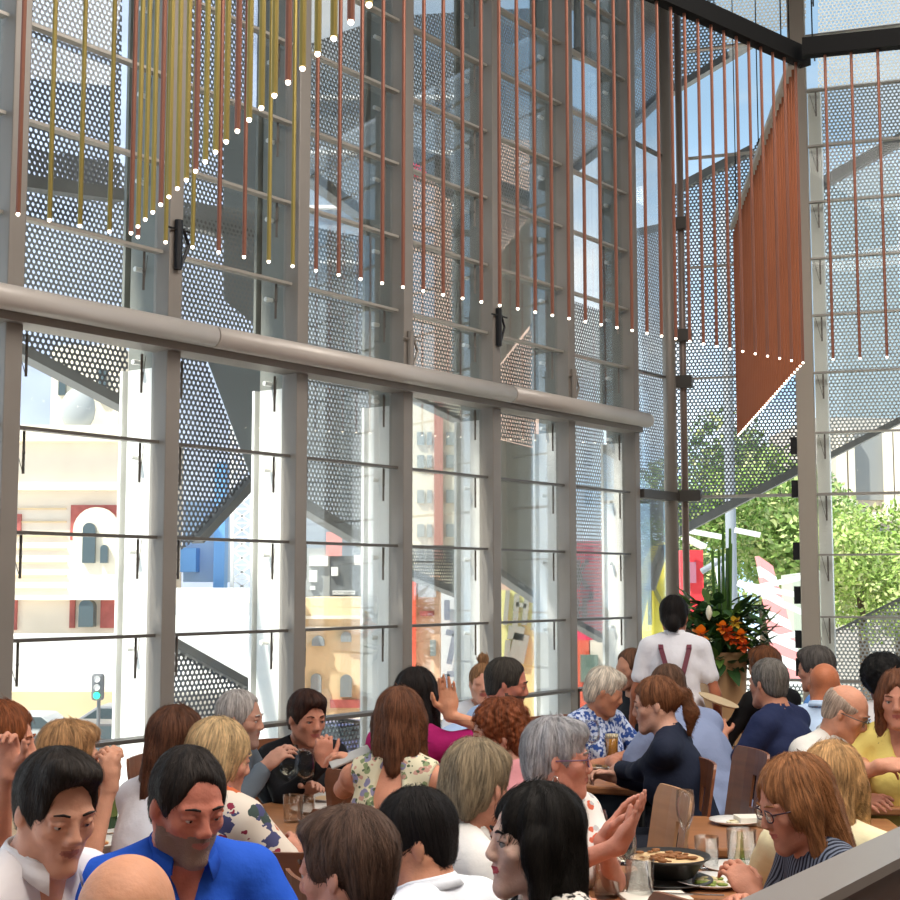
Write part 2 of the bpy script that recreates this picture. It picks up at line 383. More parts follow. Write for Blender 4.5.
panel('pale beige cladding panel in fifth bay', [(490, 437), (537, 449), (537, 600), (490, 568)], .62, 'g', edges=(2,), ew=.05)
panel('peach cladding panel above tube in fifth bay', [(494, 262), (534, 212), (534, 320), (494, 372)], .7, 'p')
panel('perforated panel under peach cladding in fifth bay', [(494, 374), (536, 322), (536, 405), (494, 405)], .7, 'm')
panel('finely slotted panel in front of pink banner in sixth bay', [(566, 412), (604, 420), (604, 640), (566, 618)], .6, 'l', edges=(2,), ew=.045)
panel('dark perforated triangle low in second bay', [(166, 640), (256, 690), (256, 790), (166, 790)], .6, 'd', edges=(0,), ew=.05)
panel('dark perforated panel low behind black jacket in third bay', [(318, 716), (372, 725), (372, 790), (318, 790)], .6, 'd', edges=(0,), ew=.02)
panel('pale smooth panel in top fifth bay', [(530, -160), (566, -160), (566, 330), (530, 330)], .75, 's')
panel('grey panel at top of third bay', [(380, -160), (408, -160), (408, 360), (380, 360)], .75, 'g')
panel('smooth grey panel beside perforated strip of second bay', [(224, 100), (262, 110), (262, 330), (224, 300)], .9, 's')
# back wall skin
panel('perforated panel above the sky opening', [(664, -160), (806, -160), (806, 18), (757, 40), (664, 96)], .7, 'm', 'B', edges=(3,), ew=.06)
panel('large perforated panel below the sky opening', [(664, 196), (752, 150), (806, 60), (806, 466), (664, 540)], .7, 'd', 'B', edges=(0, 3), ew=.07)
panel('perforated panel at upper right corner', [(818, -160), (980, -160), (980, 95), (818, 186)], .7, 'l', 'B', edges=(2,), ew=.09)
panel('pale perforated panel at right behind three rods', [(818, 190), (980, 99), (980, 380), (818, 462)], .75, 'l', 'B', edges=(2,), ew=.05)
panel('perforated guard at right behind the diners', [(818, 640), (980, 558), (980, 790), (818, 790)], .6, 'l', 'B', edges=(0,), ew=.02)
panel('low perforated guard behind planter', [(668, 684), (806, 684), (806, 790), (668, 790)], .6, 'l', 'B')
# ================================================================ hanging rod lights
M_cop = mat('copper_rod', '#8c5b49', .4, .5, var=.12, vscale=2)
M_brs = mat('brass_rod', '#9c8a4a', .4, .6, var=.12, vscale=2)
M_tip = mat('lit_tip', (1, .86, .68), emit=7)
M_trk = mat('black_track', '#0c0c0c', .7, spec=.1)
HT = 2.90; HTOP = 4.60
def plan(px, Y): return Vector(((px-450)/FPX/ (1/math.cos(PITCH)) * 1.0 * Y, Y, 0))
# plan positions found from the tips: all tips hang at one height
def tipxy(px, py):
    r = ray(px, py); t = (HT-EYE)/r.z; return Vector((r.x*t, r.y*t, 0))
A0, A1 = tipxy(18, 213), tipxy(803, 362)
Cn0, Cn1 = tipxy(131, 232), tipxy(369, 3)
D1 = tipxy(738, 435)
protos = {}
def rod(pos, m, label, group, wire=True):
    key = m.name
    if key not in protos:
        r = empty('pendant_light')
        mb = MB(); mb.tube([(0, 0, .0), (0, 0, HTOP-HT)], .0084, 8); mb.build('tube', m, r, smooth=False)
        mb = MB(); mb.ball((0, 0, -.004), .0068, 8, 6); mb.build('lamp_tip', M_tip, r, True)
        protos[key] = r; o = r
    else: o = copy_tree(protos[key])
    o.location = (pos.x, pos.y, HT); tag(o, label, 'pendant light', group)
LA = (A1-A0).length; nA = 41
tmix = lambda i: M_brs if i in (1, 2, 3, 4) else M_cop
for i in range(nA+1):
    p = A0.lerp(A1, i/nA); m = M_brs if i in (1, 2, 3, 5, 6, 9, 10) else M_cop
    rod(p, m, 'slim copper rod light of the long row crossing the glass' if m is M_cop else 'slim brass rod light of the long row, towards its left end', 'rods of the long row')
for i in range(27):
    p = Cn0.lerp(Cn1, i/21.0) + Vector((0.0, 0, 0))
    rod(p, M_brs if i % 4 else M_cop, 'rod light of the dense brass bank at upper left', 'rods of the dense brass bank')
for i in range(1, 34):
    p = A1.lerp(D1, i/33)
    rod(p, mat('orange_copper_rod', '#a8623f', .45, .35, var=.1, vscale=2), 'copper rod light of the dense bank hanging at right', 'rods of the dense copper bank')
B0 = P(833, 355, A1.y*.985); B1 = P(887, 355.5, A1.y*.975)
for i in range(-0, 7):
    t = i/2; p = Vector((B0.x+(B1.x-B0.x)*t, B0.y+(B1.y-B0.y)*t, 0))
    rod(p, M_cop, 'copper rod light of the short row at far right', 'rods of the short right row')
def track(a, b, label, ext=.1, th=.10, m=None):
    d = (b-a).normalized(); a = a-d*ext; b = b+d*ext
    r = empty('light_track', (a.x, a.y, HTOP)); tag(r, label, 'light track')
    mb = MB(); mb.beam(Vector((0, 0, th/2)), Vector((b.x-a.x, b.y-a.y, th/2)), .07, th); mb.build('beam', m or M_trk, r)
    for t in (.05, .5, .95):
        q = (b-a)*t; mb = MB(); mb.tube([(q.x, q.y, .04), (q.x, q.y, ZTOP-HTOP)], .004, 6); mb.build('hanger_wire', M_trk, r)
track(A0, A1, 'long black ceiling track holding the long row of rods')
track(Cn0, Cn1+(Cn1-Cn0)*.3, 'black ceiling track holding the dense brass bank', .0)
track(A1, D1, 'thin pale ceiling track holding the dense copper bank', -.05, .04, mat('pale_track', '#b9b2a6', .5))
bb = Vector((B0.x, B0.y, 0)); be = Vector((B1.x, B1.y, 0)); track(bb, bb+(be-bb)*3.1, 'short black ceiling track at far upper right', .12)
# ================================================================ the city outside
M_cream = mat('cream_render', '#e9dccb', .8, var=.05, vscale=.8)
M_cream2 = mat('pale_cream_stone', '#f1e6d0', .8)
M_brick = mat('red_brick', '#b0605a', .8, var=.15, vscale=3)
M_win = mat('dark_window', '#4d5a5e', .2)
M_pave = mat('pale_paving', '#d8d4cc', .8, var=.05, vscale=.3)
M_road = mat('asphalt', '#8d8c8b', .85, var=.1, vscale=.5)
M_tan = mat('tan_plaster', '#e8cda4', .8, var=.06, vscale=.6)
M_red = mat('red_facade', '#e0343c', .6)
M_redo = mat('orange_facade', '#e8674d', .7)
M_pink = mat('pink_banner_cloth', '#e83f62', .6)
M_yel = mat('yellow_banner_cloth', '#ecdb4e', .6)
M_blue = mat('blue_hoarding', '#6fa6e2', .6)
M_white = mat('white_paint', '#f2f2f0', .7)
M_dk = mat('charcoal_screen', '#64686b', .6)
M_lg = mat('letter_grey', '#5c5f5e', .6)
M_pole = mat('grey_lamp_pole', '#8d939b', .5)
GZ = -4.0
mb = MB(); mb.box((20, 80, GZ-.1), (260, 150, .2)); struct(mb.build('ground_outside', M_pave))
mb = MB(); mb.box((-10, 46, GZ+.01), (120, 12, .03)); o = struct(mb.build('road', M_road)); o.rotation_euler.z = R(0)
def blk(mb, x0, y0, x1, y1, Y, dep, mi=0):
    a = P(x0, y1, Y); b = P(x1, y0, Y)
    mb.box(((a.x+b.x)/2, Y+dep/2, (a.z+b.z)/2), (abs(b.x-a.x), dep, abs(b.z-a.z)), None, mi)
def house(name, label, cat, Y, walls, parts, depth=8, group=None):
    """walls/parts: (part name, material, [(x0,y0,x1,y1) ...], how far it stands proud)"""
    r = empty(name); tag(r, label, cat, group)
    for nm, m, rects, proud, dep in [(w[0], w[1], w[2], 0, depth) for w in walls]:
        mb = MB()
        for q in rects:
            blk(mb, *q, Y-proud, dep); a_ = P(q[0], q[3], Y); b2 = P(q[2], q[3], Y)
            if nm == 'wall' and a_.z > GZ: mb.box(((a_.x+b2.x)/2, Y+dep/2, (a_.z+GZ)/2), (abs(b2.x-a_.x), dep, a_.z-GZ))
        mb.build(nm, m, r)
    for nm, m, rects, proud in parts:
        for q in rects:
            mb = MB(); blk(mb, *q, Y-proud, proud+.05); mb.build(nm, m, r)
    return r
def arch(r, cx, ytop, w, ybot, Y, m, name, proud, inner=0):
    c = P(cx, ytop+w/2, Y-proud); hw = (P(cx+w/2, 0, Y).x-P(cx-w/2, 0, Y).x)/2; zb = P(cx, ybot, Y-proud).z
    pts = [c+Vector((-hw, 0, zb-c.z)), c+Vector((hw, 0, zb-c.z))]+[c+Vector((hw*math.cos(a), 0, hw*math.sin(a))) for a in [PI*i/12 for i in range(13)]]
    mb = MB(); mb.prism(pts, (0, proud+.05, 0)); return mb.build(name, m, r)
# ornate station building seen through the first bay
Y = 62
r = house('station_building', 'cream Victorian building with arched window and red brick panels', 'building', Y,
    [('wall', M_cream, [(-60, 428, 150, 700)])],
    [('cornice', M_cream2, [(-60, 425, 150, 441), (-60, 486, 150, 490), (-60, 596, 150, 600)], .7),
     ('string_course', M_tan, [(-60, y, 66, y+1.5) for y in (508, 521, 535, 548, 562, 575, 588)], .1),
     ('brick_panel', M_brick, [(70, 505, 120, 540), (13, 514, 21, 534), (10, 598, 17, 630), (69, 598, 75, 628), (100, 598, 117, 628)], .15)])
arch(r, 96, 508, 44, 600, Y, M_cream2, 'arch_surround', .4)
arch(r, 89, 523, 12, 563, Y, M_win, 'window', .6); arch(r, 104, 545, 7, 563, Y, M_win, 'window', .6)
arch(r, 86, 600, 14, 627, Y, M_win, 'window', .6)
mb = MB(); blk(mb, 50, 345, 120, 428, Y+1, 5); mb.build('tower_wall', M_cream2, r)
mb = MB(); q = P(78, 410, Y); mb.ball(q, .8, 16, 8, sc=(1, .6, 1.3)); mb.build('roof_ornament', mat('slate_ornament', '#a9adad', .7), r, True)
for x0, y0, x1, y1 in ((58, 365, 66, 395), (98, 370, 106, 400)):
    mb = MB(); blk(mb, x0, y0, x1, y1, Y+.8, .3); mb.build('window', M_win, r)
# white awning / low wall along the street
house('street_awning', 'long white street awning below the cream building', 'awning', 56, [('canopy', M_white, [(-80, 636, 292, 690)])], [], 3)
house('low_wall', 'tan low wall along the street beyond the first bay', 'wall', 53, [('wall', M_tan, [(-80, 692, 150, 716)])], [], .8)
# construction tower
r = empty('hoarding'); tag(r, 'bright blue construction hoarding seen through the second bay', 'hoarding')
mb = MB(); blk(mb, 183, 500, 222, 582, 66, 3); mb.build('panel', mat('pale_blue_sheet', '#a9c4e4', .6), r)
mb = MB(); blk(mb, 213, 462, 226, 590, 65, 1); mb.build('panel', M_blue, r)
mb = MB(); blk(mb, 180, 548, 196, 572, 65, 1); mb.build('panel', M_blue, r)
r = empty('scaffold_tower'); tag(r, 'white lattice scaffold tower standing beside blue hoarding', 'scaffold')
mb = MB()
for x in (232, 252):
    mb.beam(P(x, 420, 64), P(x, 600, 64), .16, .16)
for i in range(12):
    y = 425+i*14; mb.beam(P(232, y, 64), P(252, y+14, 64), .08, .08); mb.beam(P(252, y, 64), P(232, y+14, 64), .08, .08); mb.beam(P(232, y, 64), P(252, y, 64), .08, .08)
mb.build('lattice', M_white, r)
house('station_block', 'plain white block behind the second bay', 'building', 60, [('wall', M_white, [(150, 588, 293, 690)])], [('string_course', M_cream2, [(150, 600, 293, 603)], .2)], 3)
# bay three
r = house('brick_hotel', 'tan plaster building with two windows below a dark screen', 'building', 61,
    [('wall', M_tan, [(296, 598, 402, 730)])],
    [('cornice', M_cream2, [(296, 616, 402, 619), (296, 627, 402, 630)], .4), ('band', M_brick, [(330, 700, 402, 708)], .3)])
for cx, yt, w_, yb in ((316, 674, 10, 696), (346, 675, 11, 697), (376, 675, 11, 697), (318, 636, 12, 646), (346, 632, 10, 642)):
    arch(r, cx, yt, w_, yb, 61, mat('pale_window', '#8f989b', .3), 'window', .3)
r = house('screen_building', 'dark grey building front with pale square signs and name strip', 'building', 72,
    [('wall', M_dk, [(330, 556, 372, 597), (372, 556, 402, 597)]), ('side_wall', mat('grey_side', '#a9acaa', .7), [(296, 548, 330, 597)])],
    [('sign', M_white, [(309, 556, 328, 566), (309, 570, 317, 582), (331, 567, 338, 576), (354, 555, 368, 565), (363, 577, 368, 580), (310, 586, 315, 590)], .2),
     ('sign_strip', M_white, [(332.5, 590.5, 355, 594.5)], .25), ('roof_box', mat('pink_roof', '#e8a7a5', .7), [(326, 532, 342, 556)], .1)])
def text(s, at, size, m, parent, name='lettering', rot=None, ext=.02):
    cu = bpy.data.curves.new(name, 'FONT'); cu.body = s; cu.size = size; cu.align_x = 'CENTER'; cu.align_y = 'CENTER'; cu.extrude = ext
    o = bpy.data.objects.new(name, cu); COL.objects.link(o); o.parent = parent; o.location = at; o.rotation_euler = rot or (PI/2, 0, 0); 
    me = bpy.data.meshes.new_from_object(o.evaluated_get(bpy.context.evaluated_depsgraph_get())); bpy.data.objects.remove(o)
    o = link(name, me, m, parent, at); o.rotation_euler = rot or (PI/2, 0, 0); return o
text('ACMI museum', P(343.7, 592.5, 71.6), .18, M_dk, r)
# apartment block
Y = 70
wr = [(x, y, x+w_, y+13) for y in (432, 455, 490, 524, 550) for x, w_ in ((417, 7), (427, 5), (446, 8), (457, 7))]
r = house('apartment_block', 'pale cream apartment block with reddish stripe and rows of windows', 'building', Y,
    [('wall', mat('pale_apartment', '#d9d2bd', .8), [(402, 395, 474, 580)])],
    [('stripe', mat('rose_stripe', '#b98980', .8), [(434, 400, 443, 560)], .3), ('window', mat('grey_window', '#8a9290', .3), wr, .15)])
house('peach_tower', 'tall peach concrete tower behind the fourth and fifth bays', 'building', 90,
    [('wall', mat('peach_concrete', '#dcb9a6', .8), [(402, 160, 452, 300), (480, 140, 545, 420)])], [('band', M_pink, [(408, 162, 436, 176)], .2)])
# red-framed shop and street signs
r = house('corner_shop', 'orange and cream shop front with grey awning beyond fourth bay', 'shop', 58,
    [('wall', mat('peach_wall', '#efc3a0', .8), [(404, 575, 440, 720)])],
    [('frame_strip', M_redo, [(403, 576, 416, 720)], .4), ('awning', mat('grey_awning', '#a5a3a3', .7), [(418, 582, 436, 597)], .8), ('sign', M_brick, [(420, 611, 434, 616)], .3),
     ('window', mat('grey_window', '#8a9290', .3), [(430, 640, 436, 656)], .2)])
r = house('white_sign_tower', 'white sign tower with slanted grey letters beyond fourth bay', 'sign', 55,
    [('board', M_white, [(441, 585, 474, 720)])], [], 2)
mb = MB()
for a, b_ in (((446, 632), (456, 634)), ((455, 634), (449, 664)), ((447, 600), (447, 620)), ((457, 598), (457, 622)), ((447, 674), (460, 674)), ((447, 674), (447, 690)), ((460, 674), (460, 700))):
    mb.beam(P(*a, 54.8), P(*b_, 54.8), .12, .22)
mb.build('lettering', mat('blue_grey_letter', '#8b93a3', .6), r)
r = empty('banner'); tag(r, 'pale yellow banner with grey letters seen through the fifth bay', 'banner')
mb = MB(); mb.prism([P(498, 590, 50), P(546, 590, 50), P(546, 730, 50), P(498, 730, 50)], (0, .2, 0)); mb.build('cloth', mat('pale_yellow_cloth', '#eee79a', .7), r)
mb = MB()
for a, b_, wd in (((508, 590), (505, 625), .1), ((517, 594), (515, 626), .12), ((516, 604), (526, 606), .1), ((527, 598), (524, 625), .12), ((508, 632), (524, 634), .3), ((522, 634), (516, 662), .35), ((508, 640), (504, 690), .12), ((535, 600), (533, 630), .08)):
    mb.beam(P(*a, 49.9), P(*b_, 49.9), .12, wd*1.6)
mb.build('lettering', mat('pale_grey_letter', '#a3a79a', .6), r)
r = empty('banner'); tag(r, 'pink banner with grey letters behind slotted panel in sixth bay', 'banner')
mb = MB(); mb.prism([P(568, 541, 30), P(612, 541, 30), P(612, 640, 30), P(568, 640, 30)], (0, .1, 0)); mb.build('cloth', M_pink, r)
mb = MB()
for a, b_ in (((578, 560), (578, 588)), ((578, 574), (588, 560)), ((578, 574), (588, 588)), ((577, 598), (577, 618)), ((577, 608), (585, 608)), ((585, 598), (585, 618)), ((592, 592), (590, 600))):
    mb.beam(P(*a, 29.9), P(*b_, 29.9), .06, .09)
mb.build('lettering', M_lg, r)
r = house('red_shop', 'orange red building with green window low behind sixth bay', 'shop', 45, [('wall', M_redo, [(566, 630, 590, 740)]), ('side_wall', M_cream, [(590, 640, 640, 740)])],
    [('window', mat('green_window', '#6f8478', .3), [(581, 655, 598, 682)], .3)])
r = empty('banner'); tag(r, 'yellow banner with dark K letter behind narrow corner bay', 'banner')
mb = MB(); mb.prism([P(634, 660, 25), P(634, 590, 25), P(650, 548, 25), P(668, 540, 25), P(668, 660, 25)], (0, .1, 0)); mb.build('cloth', M_yel, r)
mb = MB()
for a, b_ in (((650, 562), (650, 625)), ((654, 588), (663, 560)), ((654, 588), (663, 606))): mb.beam(P(*a, 24.9), P(*b_, 24.9), .05, .07)
mb.build('lettering', mat('olive_letter', '#6c6a34', .6), r)
r = house('red_kiosk', 'bright red kiosk with sloping roof beyond the flower arrangement', 'kiosk', 32, [('wall', M_red, [(684, 550, 703, 605)])], [('window', mat('mauve_window', '#a5677a', .4), [(687, 562, 696, 583)], .1)], 3)
mb = MB(); mb.beam(P(684, 537, 31.5), P(704, 547, 31.5), .6, .1); mb.build('roof', M_white, r)
r = empty('flag'); tag(r, 'white and blue flag banner hanging beside grey lamp pole', 'flag')
mb = MB(); mb.prism([P(714, 558, 24), P(728, 560, 24), P(733, 600, 24), P(722, 610, 24)], (0, .05, 0)); mb.build('cloth', mat('pale_blue_cloth', '#e3e9f5', .6), r)
mb = MB(); mb.beam(P(722, 566, 23.9), P(727, 600, 23.9), .03, .04); mb.beam(P(722, 602, 23.9), P(731, 596, 23.9), .03, .06); mb.build('emblem', mat('navy_mark', '#4c5a86', .6), r)
r = empty('lamp_pole'); tag(r, 'thick grey lamp pole in front of the trees', 'pole')
g = P(733, 640, 23); mb = MB(); mb.tube([(g.x, 23, GZ), (g.x, 23, 8)], .09, 12); mb.build('pole', M_pole, r, True)
mb = MB(); mb.tube([(g.x, 23, 2.2), (g.x-.5, 23, 1.9)], .05, 8); mb.build('arm', M_pole, r, True)
r = empty('striped_pylon'); tag(r, 'leaning pink and white striped pylon beyond the back glass', 'pylon')
for i in range(12):
    a = Vector(P(766, 560, 28)).lerp(P(797, 690, 28), i/12); b_ = Vector(P(766, 560, 28)).lerp(P(797, 690, 28), (i+1)/12)
    mb = MB(); w2 = .14+.014*i; mb.prism([a+Vector((-w2, 0, .08)), a+Vector((w2, 0, -.12)), b_+Vector((w2, 0, -.12)), b_+Vector((-w2, 0, .08))], (0, .4, 0)); mb.build('stripe', mat('pale_pink', '#ef9a9a', .6) if i % 2 == 0 else M_white, r)
# canopy slopes behind
mb = MB(); mb.prism([P(792, 575, 30), P(830, 570, 30), P(830, 760, 30), P(800, 760, 30)], (0, 1, 0)); o = mb.build('shade_sail', mat('grey_green_sail', '#b7bfae', .7)); tag(o, 'pale grey green shade sail behind the striped pylon', 'canopy')
r = empty('canopy_frame'); tag(r, 'thin white canopy struts crossing in front of the trees', 'canopy')
for a, b_ in (((738, 583), (812, 598)), ((738, 583), (808, 615)), ((745, 590), (803, 577)), ((770, 640), (805, 632)), ((684, 530), (722, 537)), ((735, 530), (760, 535))):
    dz_ = random.uniform(-.3, .3); mb = MB(); mb.beam(P(*a, 19+dz_), P(*b_, 19+dz_), .05, .07); mb.build('strut', M_white, r)
mb = MB(); mb.box((8, 27, GZ+.9), (8, 1.2, 1.8)); o = mb.build('hedge', mat('dark_green_hedge', '#43553c', .9, var=.4, vscale=6)); tag(o, 'dark green clipped hedge low beyond the back glass', 'hedge')
r = house('classical_building', 'pale stone building with tall columns beyond the right glass', 'building', 60,
    [('wall', mat('pale_stone', '#c3bcb4', .8), [(818, 418, 980, 700)])],
    [('column', mat('light_stone', '#e6dccb', .8), [(x, 428, x+4, 512) for x in (842, 850, 888, 896, 930)], .7),
     ('window', mat('mid_grey_window', '#8d8f8f', .4), [(856, 432, 884, 500), (850, 527, 856, 548), (862, 527, 868, 548), (878, 527, 886, 548)], .2),  # window panes in plain mid grey
     ('cornice', M_cream2, [(818, 512, 980, 521)], 1.0), ('sign', M_white, [(845, 503, 850, 508), (852, 503, 856, 508)], .9)])
house('grey_tower', 'blue grey glass tower beyond right perforated panels', 'building', 110, [('wall', mat('blue_grey_glass', '#8fa2ad', .4), [(845, 165, 895, 440)])], [])
house('dark_tower', 'dark blue office tower beyond the first and second bays', 'building', 120, [('wall', mat('dark_blue_glass', '#aab4cb', .35, var=.15, vscale=.15), [(-60, -120, 140, 340), (165, -40, 300, 330)])], [])
house('long_office_block', 'mid grey office block beyond the third and fourth bays', 'building', 110, [('wall', mat('office_grey', '#8d98a3', .5, var=.15, vscale=.2), [(300, 60, 480, 330)])], [('sill_band', M_white, [(300, y, 480, y+3) for y in (95, 150, 205, 260)], .5)])
# ---- traffic light, cars
r = empty('traffic_light', tuple(P(98, 687, 38).xy.to_3d()+Vector((0, 0, GZ)))); tag(r, 'grey traffic light showing green at the street crossing', 'traffic light')
zc = P(98, 687, 38).z-GZ
mb = MB(); mb.box((0, 0, zc), (.34, .2, .72)); mb.build('housing', M_post, r, bevel=.08)
mb = MB(); mb.tube([(0, .12, 0), (0, .12, zc)], .05, 10); mb.build('pole', M_post, r)
for i, (c, e) in enumerate((('#d8d8d8', 0), ('#d8d8d8', 0), ('#2be5a0', 3))):
    mb = MB(); mb.lathe([(0, 0), (.085, 0), (.09, .03)], 16); o = mb.build('lens', mat('lens_%s' % ('lit' if e else 'off'), c, .3, emit=e), r); o.location = (0, -.11, zc+.22-i*.22); o.rotation_euler = (PI/2, 0, 0)
def car(px, py, Y, col, label, L=4.3):
    g = P(px, py, Y); r = empty('car', (g.x, Y, GZ)); tag(r, label, 'car', 'cars on the street')
    pr = [(-L/2, .35), (L/2, .35), (L/2, .75), (L/2-.9, .95), (L/2-1.5, 1.42), (-L/2+1.0, 1.45), (-L/2+.3, 1.0), (-L/2, .9)]
    mb = MB(); mb.prism([(x, -.85, z) for x, z in pr], (0, 1.7, 0)); mb.build('body', mat('car_'+col[1:], col, .3, .2), r, bevel=.08)
    mb = MB(); mb.prism([(x, -.87, z) for x, z in ((L/2-1.05, .98), (L/2-1.55, 1.36), (-L/2+1.05, 1.38), (-L/2+.5, 1.0))], (0, 1.74, 0)); mb.build('side_window', M_win, r)
    for x in (-L/2+.8, L/2-.8):
        for y in (-.8, .8):
            mb = MB(); mb.tube([(x, y-.1, .33), (x, y+.1, .33)], .33, 16); mb.build('wheel', M_clamp, r)
car(30, 730, 47, '#c9c9c6', 'pale grey car on the street nearest the left mullion'); car(98, 735, 44, '#5e5c5c', 'dark grey car below the traffic light'); car(135, 722, 50, '#8d8f93', 'mid grey car right of the traffic light')
car(345, 735, 44, '#6a6f9a', 'blue car beyond the third bay')
# ---- trees
def tree(px, py, Y, rad, label, col='#7fa04a', n=6500, h=None):
    c = P(px, py, Y); r = empty('tree', (c.x, Y, GZ)); tag(r, label, 'tree', 'street trees'); rn = random.Random(px)
    cz = c.z-GZ; mb = MB(); mb.tube([(0, 0, 0), (.1, 0, cz*.5), (0, .1, cz)], [.22, .16, .08], 10); mb.build('trunk', mat('bark', '#6b5a4a', .9, var=.2), r, True)
    blobs = [(Vector((rn.uniform(-1, 1), rn.uniform(-1, 1), rn.uniform(-.8, .9)))*rad*.6, rad*rn.uniform(.35, .55)) for _ in range(9)]
    mb = MB()
    for i in range(n):
        b, br = rn.choice(blobs); d = Vector((rn.gauss(0, 1), rn.gauss(0, 1), rn.gauss(0, 1))).normalized()
        p = b+d*br*rn.uniform(.7, 1.05)+Vector((0, 0, cz)); u = Vector((rn.gauss(0, 1), rn.gauss(0, 1), rn.gauss(0, 1))).normalized(); v = u.cross(d+Vector((.1, 0, 0))).normalized()
        s = rad*rn.uniform(.03, .055); mb.add([p-u*s, p+v*s*.5, p+u*s, p-v*s*.5], [(0, 1, 2, 3)], rn.choice((0, 0, 1)))
    mb.build('crown', [mat('leaf_'+col[1:], col, .6), mat('leaf_light', '#b3bd7c', .6)], r)
tree(700, 515, 40, 2.2, 'small yellow green tree left of the lamp pole'); tree(760, 545, 44, 3.2, 'broad light green tree right of the lamp pole', '#8aa657')
tree(795, 520, 48, 2.6, 'pale green tree beside the wide pale column', '#8fae66'); tree(765, 490, 52, 3.0, 'dark green tree behind the broad light green tree', '#5f7d45')
tree(860, 575, 38, 2.0, 'bright green tree low beyond the right glass', '#9bb65a'); tree(895, 560, 42, 2.4, 'bright green tree at right edge', '#8eae50'); tree(690, 600, 36, 1.6, 'small dark tree low behind the flowers', '#4e6b3c')
# ================================================================ people: one smooth field per figure, meshed by surface nets
class Field:
    def __init__(s): s.p = []
    def add(s, kind, args, k=.02, op='u'):
        s.p.append((kind, args, k, op)); return s
    def rc(s, a, b, ra, rb, k=.02, op='u'): return s.add('rc', (np.array(a, float), np.array(b, float), ra, rb), k, op)
    def el(s, c, r, Rm=None, k=.02, op='u'): return s.add('el', (np.array(c, float), np.array(r, float), None if Rm is None else np.array(Rm, float)), k, op)
    def pl(s, c, n, k=.004): return s.add('pl', (np.array(c, float), np.array(n, float)), k, 'i')
def prim_d(kind, a, X, Y, Z):
    if kind == 'rc':
        p, q, ra, rb = a; ba = q-p; L = max(1e-9, float(ba @ ba))
        dx, dy, dz = X-p[0], Y-p[1], Z-p[2]
        h = np.clip((dx*ba[0]+dy*ba[1]+dz*ba[2])/L, 0, 1)
        return np.sqrt((dx-ba[0]*h)**2+(dy-ba[1]*h)**2+(dz-ba[2]*h)**2)-(ra+(rb-ra)*h)
    if kind == 'el':
        c, r, Rm = a; dx, dy, dz = X-c[0], Y-c[1], Z-c[2]
        if Rm is not None:
            dx, dy, dz = (Rm[0, 0]*dx+Rm[1, 0]*dy+Rm[2, 0]*dz, Rm[0, 1]*dx+Rm[1, 1]*dy+Rm[2, 1]*dz, Rm[0, 2]*dx+Rm[1, 2]*dy+Rm[2, 2]*dz)
        k0 = np.sqrt((dx/r[0])**2+(dy/r[1])**2+(dz/r[2])**2); k1 = np.sqrt((dx/r[0]**2)**2+(dy/r[1]**2)**2+(dz/r[2]**2)**2)+1e-9
        return k0*(k0-1)/k1
    if kind == 'pl':
        c, n = a; return (X-c[0])*n[0]+(Y-c[1])*n[1]+(Z-c[2])*n[2]
    if kind == 'fn': return a(X, Y, Z)
def bounds(kind, a):
    if kind == 'rc': return np.minimum(a[0]-a[2], a[1]-a[3]), np.maximum(a[0]+a[2], a[1]+a[3])
    if kind == 'el': m = a[1] if a[2] is None else np.full(3, a[1].max()); return a[0]-m, a[0]+m
    return None
